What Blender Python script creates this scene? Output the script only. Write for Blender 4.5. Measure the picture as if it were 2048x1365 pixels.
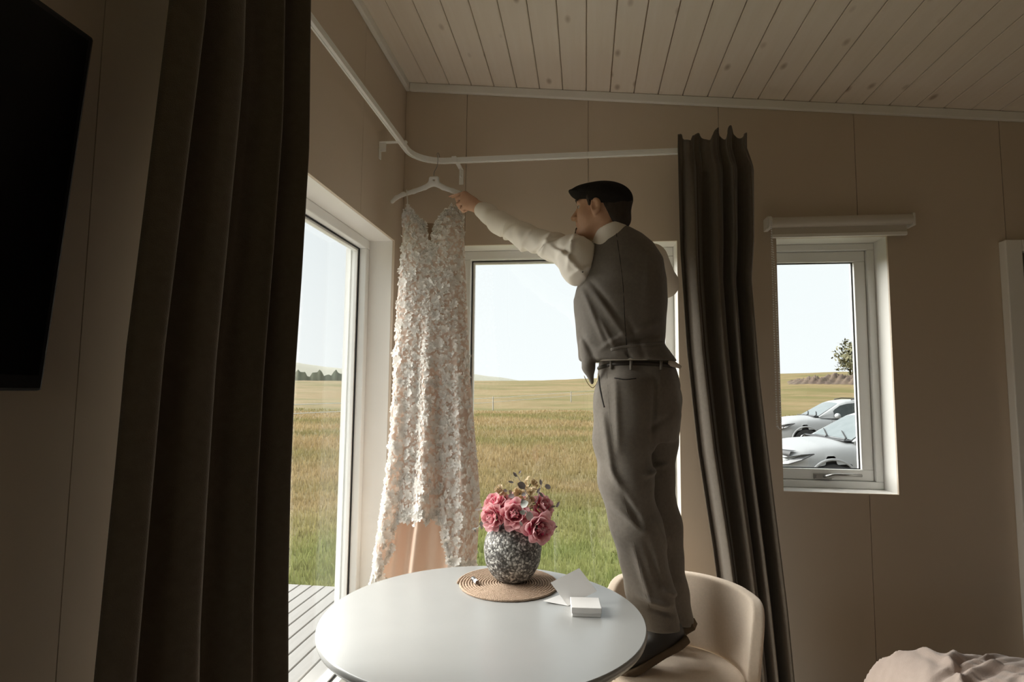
import bpy, math, random
import numpy as np
from mathutils import Matrix, Vector

random.seed(7); rng = np.random.default_rng(7)
for o in list(bpy.data.objects): bpy.data.objects.remove(o)
S = bpy.context.scene
COL = S.collection

# ------------------------------------------------------------------ camera
FPX, PITCH, YAW, ROLL, EYE = 1155.0, math.radians(4.87), math.radians(7.28), math.radians(.55), 1.40
fw = np.array([-math.sin(YAW)*math.cos(PITCH), math.cos(YAW)*math.cos(PITCH), math.sin(PITCH)])
rt = np.array([math.cos(YAW), math.sin(YAW), 0.0]); up = np.cross(rt, fw)
rt, up = math.cos(ROLL)*rt+math.sin(ROLL)*up, -math.sin(ROLL)*rt+math.cos(ROLL)*up
CAM = np.array([0, 0, EYE])
cd = bpy.data.cameras.new('camera'); cam = bpy.data.objects.new('camera', cd); COL.objects.link(cam)
cd.sensor_width = 36; cd.lens = FPX/2048*36; cd.clip_start = .05; cd.clip_end = 6000
m = Matrix.Identity(4)
for i in range(3):
    m[i][0] = rt[i]; m[i][1] = up[i]; m[i][2] = -fw[i]; m[i][3] = CAM[i]
cam.matrix_world = m
S.camera = cam

def ray(x, y): return rt*((x-1024)/FPX)-up*((y-682.5)/FPX)+fw
def aty(x, y, Y): d = ray(x, y); return CAM+d*(Y/d[1])
def atx(x, y, X): d = ray(x, y); return CAM+d*(X/d[0])
def atz(x, y, z): d = ray(x, y); return CAM+d*((z-EYE)/d[2])

# ------------------------------------------------------------------ sky, light, exposure
W = bpy.data.worlds.new('overcast_sky'); S.world = W; W.use_nodes = True
nt = W.node_tree; nt.nodes.clear()
wo = nt.nodes.new('ShaderNodeOutputWorld'); bg = nt.nodes.new('ShaderNodeBackground')
tc = nt.nodes.new('ShaderNodeTexCoord'); sx = nt.nodes.new('ShaderNodeSeparateXYZ'); cr = nt.nodes.new('ShaderNodeValToRGB')
nt.links.new(tc.outputs['Generated'], sx.inputs[0]); nt.links.new(sx.outputs[2], cr.inputs[0]); nt.links.new(cr.outputs[0], bg.inputs[0])
cr.color_ramp.elements[0].color = (.83, .86, .87, 1); cr.color_ramp.elements[1].color = (.70, .77, .80, 1); cr.color_ramp.elements[1].position = .8
bg.inputs[1].default_value = 0.485
nt.links.new(bg.outputs[0], wo.inputs[0])
sd = bpy.data.lights.new('hazy_sun', 'SUN'); sun = bpy.data.objects.new('hazy_sun', sd); COL.objects.link(sun)
sd.energy = 6.2; sd.angle = math.radians(80); sd.color = (1, .97, .92)
sun.rotation_euler = Vector((.72, -.28, -.50)).to_track_quat('-Z', 'Y').to_euler()
S.view_settings.view_transform = 'Standard'; S.view_settings.look = 'None'
S.view_settings.exposure = 1.42; S.view_settings.gamma = 1.0; S.view_settings.use_curve_mapping = False

# ------------------------------------------------------------------ materials
MATS = {}
def mat(name, col, rough=.6, col2=None, scale=8.0, bump=0.0, bscale=60.0, spec=.4, metal=0.0, stretch=(1, 1, 1), trans=0.0, coat=0.0, sheen=0.0):
    if name in MATS: return MATS[name]
    M = bpy.data.materials.new(name); M.use_nodes = True; t = M.node_tree; b = t.nodes['Principled BSDF']
    b.inputs['Roughness'].default_value = rough; b.inputs['Metallic'].default_value = metal
    b.inputs['Specular IOR Level'].default_value = spec; b.inputs['Coat Weight'].default_value = coat
    b.inputs['Sheen Weight'].default_value = sheen
    c = t.nodes.new('ShaderNodeTexCoord'); mp = t.nodes.new('ShaderNodeMapping'); mp.inputs['Scale'].default_value = stretch
    t.links.new(c.outputs['Object'], mp.inputs[0])
    n = t.nodes.new('ShaderNodeTexNoise'); n.inputs['Scale'].default_value = scale; n.inputs['Detail'].default_value = 5
    t.links.new(mp.outputs[0], n.inputs[0])
    r = t.nodes.new('ShaderNodeValToRGB'); col2 = col2 or tuple(x*.9 for x in col)
    r.color_ramp.elements[0].position = .3; r.color_ramp.elements[1].position = .7
    r.color_ramp.elements[0].color = (*col, 1); r.color_ramp.elements[1].color = (*col2, 1)
    t.links.new(n.outputs[0], r.inputs[0]); t.links.new(r.outputs[0], b.inputs['Base Color'])
    if bump:
        n2 = t.nodes.new('ShaderNodeTexNoise'); n2.inputs['Scale'].default_value = bscale; n2.inputs['Detail'].default_value = 3
        t.links.new(mp.outputs[0], n2.inputs[0])
        bp = t.nodes.new('ShaderNodeBump'); bp.inputs['Strength'].default_value = bump; bp.inputs['Distance'].default_value = .01
        t.links.new(n2.outputs[0], bp.inputs['Height']); t.links.new(bp.outputs[0], b.inputs['Normal'])
    if trans:
        o = t.nodes['Material Output']; tr = t.nodes.new('ShaderNodeBsdfTranslucent'); mx = t.nodes.new('ShaderNodeMixShader'); mx.inputs[0].default_value = trans
        t.links.new(r.outputs[0], tr.inputs[0]); t.links.new(b.outputs[0], mx.inputs[1]); t.links.new(tr.outputs[0], mx.inputs[2]); t.links.new(mx.outputs[0], o.inputs[0])
    MATS[name] = M
    return M

def pine_mat():
    M = mat('whitewashed_pine', (.88, .785, .685), .55, (.85, .745, .635), 3.0, .05, 30, stretch=(14, 1, 14))
    t = M.node_tree; b = t.nodes['Principled BSDF']
    base = b.inputs['Base Color'].links[0].from_socket
    oi = t.nodes.new('ShaderNodeObjectInfo'); c = t.nodes.new('ShaderNodeTexCoord')
    ad = t.nodes.new('ShaderNodeVectorMath'); ad.operation = 'MULTIPLY_ADD'; ad.inputs[1].default_value = (9, 4.2, 9)
    sc = t.nodes.new('ShaderNodeVectorMath'); sc.operation = 'SCALE'; sc.inputs['Scale'].default_value = 50
    cx = t.nodes.new('ShaderNodeCombineXYZ')
    t.links.new(oi.outputs['Random'], cx.inputs[0]); t.links.new(oi.outputs['Random'], cx.inputs[1]); t.links.new(cx.outputs[0], sc.inputs[0])
    t.links.new(c.outputs['Object'], ad.inputs[0]); t.links.new(sc.outputs[0], ad.inputs[2])
    v = t.nodes.new('ShaderNodeTexVoronoi'); v.inputs['Scale'].default_value = 1.0; t.links.new(ad.outputs[0], v.inputs['Vector'])
    r = t.nodes.new('ShaderNodeValToRGB'); r.color_ramp.elements[0].position = .05; r.color_ramp.elements[1].position = .15
    r.color_ramp.elements[0].color = (1, 1, 1, 1); r.color_ramp.elements[1].color = (0, 0, 0, 1)
    t.links.new(v.outputs['Distance'], r.inputs[0])
    mx = t.nodes.new('ShaderNodeMix'); mx.data_type = 'RGBA'
    mu = t.nodes.new('ShaderNodeMath'); mu.operation = 'MULTIPLY'; mu.inputs[1].default_value = .65
    t.links.new(r.outputs[0], mu.inputs[0]); t.links.new(mu.outputs[0], mx.inputs[0]); t.links.new(base, mx.inputs[6]); mx.inputs[7].default_value = (.33, .22, .14, 1)
    t.links.new(mx.outputs[2], b.inputs['Base Color'])
    return M

def glass_mat():
    M = bpy.data.materials.new('window_glass'); M.use_nodes = True; t = M.node_tree; t.nodes.clear()
    o = t.nodes.new('ShaderNodeOutputMaterial'); tr = t.nodes.new('ShaderNodeBsdfTransparent'); g = t.nodes.new('ShaderNodeBsdfGlossy'); mx = t.nodes.new('ShaderNodeMixShader')
    tr.inputs[0].default_value = (.975, .985, .98, 1); g.inputs['Roughness'].default_value = .0
    ge = t.nodes.new('ShaderNodeNewGeometry'); dp = t.nodes.new('ShaderNodeVectorMath'); dp.operation = 'DOT_PRODUCT'
    t.links.new(ge.outputs['Normal'], dp.inputs[0]); t.links.new(ge.outputs['Incoming'], dp.inputs[1])
    def mth(op, x, y=None):
        n = t.nodes.new('ShaderNodeMath'); n.operation = op
        for i, q in enumerate((x, y)):
            if q is None: continue
            if isinstance(q, (int, float)): n.inputs[i].default_value = q
            else: t.links.new(q, n.inputs[i])
        return n.outputs[0]
    f5 = mth('POWER', mth('SUBTRACT', 1.0, mth('ABSOLUTE', dp.outputs['Value'])), 5.0)
    t.links.new(mth('ADD', mth('MULTIPLY', f5, .96), .04), mx.inputs[0])
    t.links.new(tr.outputs[0], mx.inputs[1]); t.links.new(g.outputs[0], mx.inputs[2]); t.links.new(mx.outputs[0], o.inputs[0])
    return M

WALL = mat('painted_wall_panel', (.66, .555, .445), .55, (.64, .535, .43), 2.0, .02, 200)
WHITE = mat('white_paint', (.93, .91, .87), .4, (.92, .90, .86))
PVC = mat('white_window_frame', (.93, .93, .91), .3, (.92, .92, .90))
GASKET = mat('black_gasket', (.02, .02, .022), .6)
GLASS = glass_mat()
PINE = pine_mat()
GROOVE = mat('raw_pine_groove', (.36, .19, .07), .8)
CURT = mat('brown_curtain_cloth', (.13, .105, .08), .85, (.11, .088, .067), 60, .25, 500, spec=.15, sheen=.25)
RAILM = mat('white_rail_metal', (.94, .93, .90), .35, (.93, .92, .89))

# ------------------------------------------------------------------ mesh helpers
def tag(o, label=None, cat=None, group=None, kind=None):
    if label: o['label'] = label
    if cat: o['category'] = cat
    if group: o['group'] = group
    if kind: o['kind'] = kind
    return o
def link(name, me, material=None, parent=None, smooth=False, loc=None):
    o = bpy.data.objects.new(name, me); COL.objects.link(o)
    if material and not me.materials: me.materials.append(material)
    if parent: o.parent = parent
    if loc is not None: o.location = loc
    return o
def mesh(name, V, F, smooth=False):
    me = bpy.data.meshes.new(name); V = np.asarray(V, dtype=np.float32)
    if isinstance(F, np.ndarray):
        k = F.shape[1]; me.vertices.add(len(V)); me.vertices.foreach_set('co', V.ravel())
        me.loops.add(F.size); me.loops.foreach_set('vertex_index', F.astype(np.int32).ravel())
        me.polygons.add(len(F)); me.polygons.foreach_set('loop_start', np.arange(0, F.size, k, dtype=np.int32))
        me.update(calc_edges=True); me.validate()
    else:
        me.from_pydata([tuple(map(float, v)) for v in V], [], F); me.update()
    if smooth: me.polygons.foreach_set('use_smooth', np.ones(len(me.polygons), dtype=bool))
    return me
def empty(name, loc=(0, 0, 0), parent=None, rz=0):
    o = bpy.data.objects.new(name, None); COL.objects.link(o); o.location = loc; o.rotation_euler = (0, 0, rz); o.empty_display_size = .1
    if parent: o.parent = parent
    return o
class MB:
    def __init__(s): s.v = []; s.f = []
    def add(s, V, F):
        n = len(s.v); s.v += [tuple(map(float, v)) for v in V]; s.f += [tuple(i+n for i in f) for f in F]; return s
    def box(s, lo, hi, R=None, c=None):
        V = [(x, y, z) for x in (lo[0], hi[0]) for y in (lo[1], hi[1]) for z in (lo[2], hi[2])]
        if R is not None: V = [tuple(np.asarray(R) @ np.asarray(v)+np.asarray(c)) for v in V]
        return s.add(V, [(0, 1, 3, 2), (4, 6, 7, 5), (0, 4, 5, 1), (2, 3, 7, 6), (0, 2, 6, 4), (1, 5, 7, 3)])
    def tube(s, pts, r, n=10, cap=True):
        V, F = tube(pts, r, n, cap); return s.add(V, F)
    def lathe(s, prof, n=24, c=(0, 0, 0), cap=True):
        V = []; F = []
        for (r, z) in prof:
            for k in range(n):
                a = 2*math.pi*k/n; V.append((c[0]+r*math.cos(a), c[1]+r*math.sin(a), c[2]+z))
        for i in range(len(prof)-1):
            for k in range(n):
                F.append((i*n+k, i*n+(k+1) % n, (i+1)*n+(k+1) % n, (i+1)*n+k))
        if cap: F.append(tuple(range(n-1, -1, -1))); F.append(tuple((len(prof)-1)*n+k for k in range(n)))
        return s.add(V, F)
    def build(s, name, material, parent=None, smooth=False, bevel=0, loc=None, seg=2):
        me = mesh(name, s.v, s.f, smooth); o = link(name, me, material, parent, loc=loc)
        if bevel:
            b = o.modifiers.new('bevel', 'BEVEL'); b.width = bevel; b.segments = seg; b.limit_method = 'ANGLE'
        return o
def tube(pts, r, n=10, cap=True):
    pts = np.asarray(pts, float); k = len(pts); r = np.broadcast_to(np.asarray(r, float), (k,)) if np.ndim(r) < 2 else r
    T = np.gradient(pts, axis=0); T /= np.linalg.norm(T, axis=1)[:, None]+1e-12
    u = np.cross(T[0], (0, 0, 1.0)); u = u if np.linalg.norm(u) > .1 else np.cross(T[0], (0, 1.0, 0)); u /= np.linalg.norm(u)
    V = []
    for i in range(k):
        u = u-T[i]*np.dot(u, T[i]); u /= np.linalg.norm(u); w = np.cross(T[i], u)
        for j in range(n):
            a = 2*math.pi*j/n; V.append(pts[i]+r[i]*(math.cos(a)*u+math.sin(a)*w))
    F = [(i*n+j, i*n+(j+1) % n, (i+1)*n+(j+1) % n, (i+1)*n+j) for i in range(k-1) for j in range(n)]
    if cap: F += [tuple(range(n-1, -1, -1)), tuple((k-1)*n+j for j in range(n))]
    return V, F
def spline(pts, n):
    pts = np.asarray(pts, float); k = len(pts); P = np.vstack([2*pts[0]-pts[1], pts, 2*pts[-1]-pts[-2]])
    out = []
    for t in np.linspace(0, k-1, n):
        i = min(int(t), k-2); s = t-i; a, b, c, d = P[i], P[i+1], P[i+2], P[i+3]
        out.append(.5*((2*b)+(c-a)*s+(2*a-5*b+4*c-d)*s*s+(3*b-a-3*c+d)*s**3))
    return np.array(out)
def gridF(nu, nv, closed=False):
    i, j = np.meshgrid(np.arange(nu-(0 if closed else 1)), np.arange(nv-1), indexing='ij'); i = i.ravel(); j = j.ravel(); k = (i+1) % nu
    return np.stack([i*nv+j, k*nv+j, k*nv+j+1, i*nv+j+1], 1)
def solid(o, t, off=0):
    s = o.modifiers.new('thick', 'SOLIDIFY'); s.thickness = t; s.offset = off; return o
def interp(t, xs, ys): return np.interp(t, xs, ys)
def copy_obj(o, parent=None, mw=None):
    c = o.copy(); COL.objects.link(c)
    if parent: c.parent = parent
    return c

# ------------------------------------------------------------------ distance-field modelling
def dot(a, b): return np.einsum('ij,ij->i', a, b)
def rcone(p, a, b, ra, rb=None):
    rb = ra if rb is None else rb; a = np.asarray(a, float); b = np.asarray(b, float); ab = b-a
    t = np.clip((p-a) @ ab/(ab @ ab+1e-12), 0, 1); return np.linalg.norm(p-a-t[:, None]*ab, axis=1)-(ra+t*(rb-ra))
def chain(p, pts, rs, k=.01):
    d = None
    for i in range(len(pts)-1):
        e = rcone(p, pts[i], pts[i+1], rs[i], rs[i+1]); d = e if d is None else smin(d, e, k)
    return d
def ell(p, c, r, R=None):
    q = p-np.asarray(c, float)
    if R is not None: q = q @ R
    r = np.asarray(r, float); k0 = np.linalg.norm(q/r, axis=1); k1 = np.linalg.norm(q/(r*r), axis=1)+1e-9
    return k0*(k0-1)/k1
def smin(a, b, k):
    h = np.clip(.5+.5*(b-a)/k, 0, 1); return b+(a-b)*h-k*h*(1-h)
def smax(a, b, k): return -smin(-a, -b, k)
def rbox(p, c, half, r, R=None):
    q = p-np.asarray(c, float)
    if R is not None: q = q @ R
    q = np.abs(q)-(np.asarray(half)-r); return np.linalg.norm(np.maximum(q, 0), axis=1)+np.minimum(q.max(1), 0)-r
def wob(p, f, seed, n=5):
    g = np.random.default_rng(seed); s = 0
    for i in range(n):
        d = g.normal(size=3); d /= np.linalg.norm(d); s = s+np.sin(p @ (d*f*(.7+.8*g.random()))+g.random()*6.28)
    return s/n
def polygonize(sdf, lo, hi, h, L=3, margin=1.7):
    lo = np.asarray(lo, float); hi = np.asarray(hi, float); H0 = h*2**L; n = np.ceil((hi-lo)/H0).astype(int)
    cells = np.stack(np.meshgrid(*[np.arange(k) for k in n], indexing='ij'), -1).reshape(-1, 3)
    offs = np.array([(i, j, k) for i in (0, 1) for j in (0, 1) for k in (0, 1)])
    for l in range(L, -1, -1):
        s = h*2**l; d = sdf(lo+(cells+.5)*s); cells = cells[np.abs(d) < s*.87*margin]
        if l: cells = ((cells*2)[:, None]+offs).reshape(-1, 3)
    B = 1 << 20
    enc = lambda c: (c[..., 0].astype(np.int64)*B+c[..., 1])*B+c[..., 2]
    cor = cells[:, None]+offs; u, inv = np.unique(enc(cor).ravel(), return_inverse=True)
    P = np.stack([u//(B*B), (u//B) % B, u % B], 1); D = sdf(lo+P*h)[inv].reshape(-1, 8)
    act = (D.min(1) < 0) & (D.max(1) >= 0); cells = cells[act]; D = D[act]
    key = enc(cells); o = np.argsort(key); cells = cells[o]; D = D[o]; key = key[o]
    acc = np.zeros((len(cells), 3)); cnt = np.zeros(len(cells))
    for a in range(8):
        for b in range(a+1, 8):
            if np.abs(offs[a]-offs[b]).sum() != 1: continue
            m_ = (D[:, a] < 0) != (D[:, b] < 0); t = np.where(m_, D[:, a]/(D[:, a]-D[:, b]+1e-20), 0)
            acc += m_[:, None]*(offs[a]+t[:, None]*(offs[b]-offs[a])); cnt += m_
    V = lo+(cells+acc/cnt[:, None])*h
    F = []
    E3 = np.eye(3, dtype=int); ci = {0: 4, 1: 2, 2: 1}
    for ax in range(3):
        e1, e2 = E3[(ax+1) % 3], E3[(ax+2) % 3]
        m_ = (D[:, 0] < 0) != (D[:, ci[ax]] < 0); c = cells[m_]; pos = D[m_, 0] < 0
        ids = []
        ok = np.ones(len(c), bool)
        for q in (c, c-e1, c-e1-e2, c-e2):
            k = enc(q); j = np.clip(np.searchsorted(key, k), 0, len(key)-1); ok &= key[j] == k; ids.append(j)
        f = np.stack(ids, 1); f[~pos] = f[~pos][:, ::-1]; F.append(f[ok])
    return V, np.vstack(F)
def sdf_obj(name, sdf, lo, hi, h, material, parent=None, L=3, sm=0, margin=1.7, xf=None):
    V, F = polygonize(sdf, lo, hi, h, L, margin)
    for _ in range(sm):
        A = np.zeros_like(V); c = np.zeros(len(V))
        for i in range(4):
            a = F[:, i]; b = F[:, (i+1) % 4]; np.add.at(A, a, V[b]); np.add.at(A, b, V[a]); np.add.at(c, a, 1); np.add.at(c, b, 1)
        V = V*.5+.5*A/np.maximum(c, 1)[:, None]
    if xf is not None: V = xf(V)
    return link(name, mesh(name, V, F, True), material, parent)

# ================================================================== room shell
XL, YB, XR, YF = -.926, 2.80, 3.10, -2.70
SL = .1085
def zc(x): return 2.99-SL*(x-XL)
WINS = {'window_2': (-.64, .437, .10, 2.124), 'window_3': (.89, 1.376, .955, 2.124)}
WIN_L = (1.22, 2.683, .10, 2.124)
def wall_cells(u0, u1, top, holes):
    us = sorted({u0, u1, *[h[i] for h in holes for i in (0, 1) if u0 < h[i] < u1]}); out = []
    for a, b in zip(us[:-1], us[1:]):
        c = (a+b)/2; hs = sorted([(h[2], h[3]) for h in holes if h[0] < c < h[1]]); z = 0.0
        for (p, q) in hs:
            if p > z: out.append((a, b, z, p, z, p))
            z = q
        out.append((a, b, z, top(a), z, top(b)))
    return out
def wall_mesh(mb, cells, mp, w0, w1):
    for (a, b, za0, za1, zb0, zb1) in cells:
        V = [mp(u, w, z) for (u, lo, hi) in ((a, za0, za1), (b, zb0, zb1)) for w in (w0, w1) for z in (lo, hi)]
        mb.add(V, [(0, 1, 3, 2), (4, 6, 7, 5), (0, 4, 5, 1), (2, 3, 7, 6), (0, 2, 6, 4), (1, 5, 7, 3)])
    return mb
mpB = lambda u, w, z: (u, YB+w, z)
mpL = lambda u, w, z: (XL-w, u, z)
mpR = lambda u, w, z: (XR+w, u, z)
mpF = lambda u, w, z: (u, YF-w, z)
grow = lambda h, g: (h[0]-g, h[1]+g, h[2]-g, h[3]+g)
def wall(name, mp, u0, u1, top, holes, seams, gap=.0022, WALL=WALL):
    w = tag(wall_mesh(MB(), wall_cells(u0-.2, u1+.2, lambda u: top(min(max(u, u0), u1))+.1, [grow(h, .015) for h in holes]), mp, .012, .21).build(name, WALL), kind='structure')
    for a, b in zip(seams[:-1], seams[1:]):
        wall_mesh(MB(), wall_cells(a+gap/2, b-gap/2, top, holes), mp, 0, .0118).build('panel', WALL, w)
    return w
bs = [XL, -.602, .014, .640, 1.253, 1.872, 2.49, XR]
wall('wall_back', mpB, XL, XR, zc, list(WINS.values()), bs)
wall('wall_left', mpL, YF, YB, lambda u: zc(XL), [WIN_L], [YF, -2.12, -1.5, -.88, -.26, .36, .955, 1.60, 2.245, YB])
wall('wall_right', mpR, YF, YB, lambda u: zc(XR), [], [YF, -2.0, -1.38, -.76, -.14, .48, 1.1, 1.72, 2.34, YB], WALL=mat('dark_dimming_wall', (.10, .075, .055), .6))  # out of view; dark colour chosen to keep the right side dim
WIN_FILL = (-.02, 1.15, .10, 2.124)   # unseen window added behind the camera to brighten the dress and shirt
wall('wall_rear', mpF, XL, XR, zc, [WIN_FILL], [XL, -.3, .32, .94, 1.56, 2.18, XR])
fl = tag(MB().box((XL-.2, YF-.2, -.25), (XR+.2, YB+.2, -.016)).build('floor', mat('floor_underlay', (.1, .08, .06), .8)), kind='structure')
FLM = mat('brown_laminate', (.60, .49, .37), .45, (.52, .42, .31), 2, .03, 20, stretch=(10, 1, 10))
pk = None
for k in range(21):
    x0 = XL+k*.192
    if pk is None: pk = MB().box((0, YF, -.0155), (.190, YB, 0)).build('plank', FLM, fl); pk.location.x = x0
    elif x0+.19 <= XR+.02: copy_obj(pk, fl).location.x = x0
ce = tag(MB().box((0, YF-.2, .016), (XR-XL+.5, YB+.2, .2)).build('ceiling', GROOVE), kind='structure')
ce.location = (XL-.15, 0, zc(XL-.15)); ce.rotation_euler = (0, math.atan(SL), 0)
bd = None
for k in range(-8, 27):
    x0 = .004+.1165*k; x1 = max(x0, XL)
    if x1+.05 > XR: break
    u = (x1-ce.location.x)/math.cos(math.atan(SL))
    if k == -8: o = MB().box((.003, YF, 0), ((x0+.1165-XL)*1.006-.0, YB, .0155)).build('board', PINE, ce, bevel=.003, seg=1)
    elif bd is None: bd = o = MB().box((.0026, YF, 0), (.1168, YB, .0155)).build('board', PINE, ce, bevel=.003, seg=1)
    else: o = copy_obj(bd, ce)
    o.location = (u, 0, 0)
# ceiling trims
tag(MB().box((XL, YF, zc(XL)-.042), (XL+.022, YB, zc(XL)-.001)).build('trim_1', WHITE, bevel=.004), kind='structure')
V = [(x, y, zc(x)+dz) for x in (XL+.023, XR) for y in (YB-.022, YB-.0005) for dz in (-.042, -.001)]
tag(MB().add(V, [(0, 1, 3, 2), (4, 6, 7, 5), (0, 4, 5, 1), (2, 3, 7, 6), (0, 2, 6, 4), (1, 5, 7, 3)]).build('trim_2', WHITE, bevel=.004), kind='structure')
for nm, lo, hi in (('baseboard_back', (.46, YB-.014, .001), (1.83, YB-.0005, .09)), ('baseboard_left', (XL+.0005, -.54, .001), (XL+.014, 1.2, .09))):
    tag(MB().box(lo, hi).build(nm, WHITE, bevel=.003), kind='structure')

def rect_bars(mb, mp, r, w, d0, d1):
    u0, u1, z0, z1 = r
    for (a, b, c, d) in ((u0, u1, z1-w, z1), (u0, u1, z0, z0+w), (u0, u0+w, z0+w, z1-w), (u1-w, u1, z0+w, z1-w)):
        P = [mp(u, e, z) for u in (a, b) for e in (d0, d1) for z in (c, d)]
        mb.add(P, [(0, 1, 3, 2), (4, 6, 7, 5), (0, 4, 5, 1), (2, 3, 7, 6), (0, 2, 6, 4), (1, 5, 7, 3)])
    return mb
def shrink(r, w): return (r[0]+w, r[1]-w, r[2]+w, r[3]-w)
def window(name, mp, r, casement=False, dl=0):
    root = tag(rect_bars(MB(), mp, (r[0]-.012, r[1]+.012, r[2]-.012, r[3]+.012), .012, .0125, .2).build(name, WHITE), kind='structure')
    fr = (r[0]-dl, r[1], r[2], r[3])
    if not casement:
        rect_bars(MB(), mp, r, .045, .125, .195).build('window_frame', PVC, root, bevel=.004)
        g = shrink(r, .046); rect_bars(MB(), mp, g, .014, .165, .19).build('glazing_bead', PVC, root)
        rect_bars(MB(), mp, shrink(g, .0005), .004, .158, .1645).build('gasket', GASKET, root)
        gi = shrink(g, .004); d = .175
    else:
        rect_bars(MB(), mp, fr, .034, .125, .20).build('window_frame', PVC, root, bevel=.004)
        s = shrink(fr, .035); sash = rect_bars(MB(), mp, s, .052, .142, .195).build('sash', PVC, root, bevel=.004)
        g = shrink(s, .0522); rect_bars(MB(), mp, g, .004, .16, .168).build('gasket', GASKET, sash)
        gi = shrink(g, .001); d = .176
    P = [mp(u, e, z) for u in (gi[0], gi[1]) for e in (d, d+.004) for z in (gi[2], gi[3])]
    MB().add(P, [(0, 1, 3, 2), (4, 6, 7, 5), (0, 4, 5, 1), (2, 3, 7, 6), (0, 2, 6, 4), (1, 5, 7, 3)]).build('pane', GLASS, root)
    # outside trim board
    rect_bars(MB(), mp, grow(r, .03), .06, .212, .235).build('outer_trim', PVC, root)
    return root
window('window_1', mpL, WIN_L)
window('fill_window', mpF, WIN_FILL)
w2 = window('window_2', mpB, WINS['window_2'])
w3 = window('window_3', mpB, WINS['window_3'], True, .05)
STEEL = mat('brushed_steel', (.42, .41, .39), .35, metal=.9)
hx, hz = 1.115, 1.008
hd = MB().box((hx-.045, 2.93, hz-.013), (hx+.035, 2.941, hz+.013)).build('handle', STEEL, w3, bevel=.003)
MB().tube([(hx+.005, 2.93, hz), (hx+.005, 2.90, hz+.004), (hx+.03, 2.892, hz+.012), (hx+.06, 2.89, hz+.014), (hx+.15, 2.892, hz+.014)], [.009, .009, .009, .008, .007], 10).build('handle_grip', STEEL, hd, smooth=True)
for dx in (-.033, .024): MB().tube([(hx+dx, 2.931, hz), (hx+dx, 2.926, hz)], .006, 10).build('screw', STEEL, hd)
# door on the back wall at the far right
dr = tag(MB().box((1.838, YB-.045, 0), (1.905, YB-.0005, 2.083)).box((1.905, YB-.045, 2.03), (2.80, YB-.0005, 2.083)).box((2.735, YB-.045, 0), (2.80, YB-.0005, 2.03)).build('door_1', WHITE, bevel=.004), kind='structure')
MB().box((1.907, YB-.012, .004), (2.733, YB-.001, 2.028)).build('door_leaf', mat('grey_door_leaf', (.20, .18, .15), .4), dr)
MB().tube([(1.98, YB-.012, 1.0), (1.98, YB-.06, 1.0), (2.1, YB-.06, 1.0)], .009, 10).build('door_handle', STEEL, dr, smooth=True)

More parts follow.
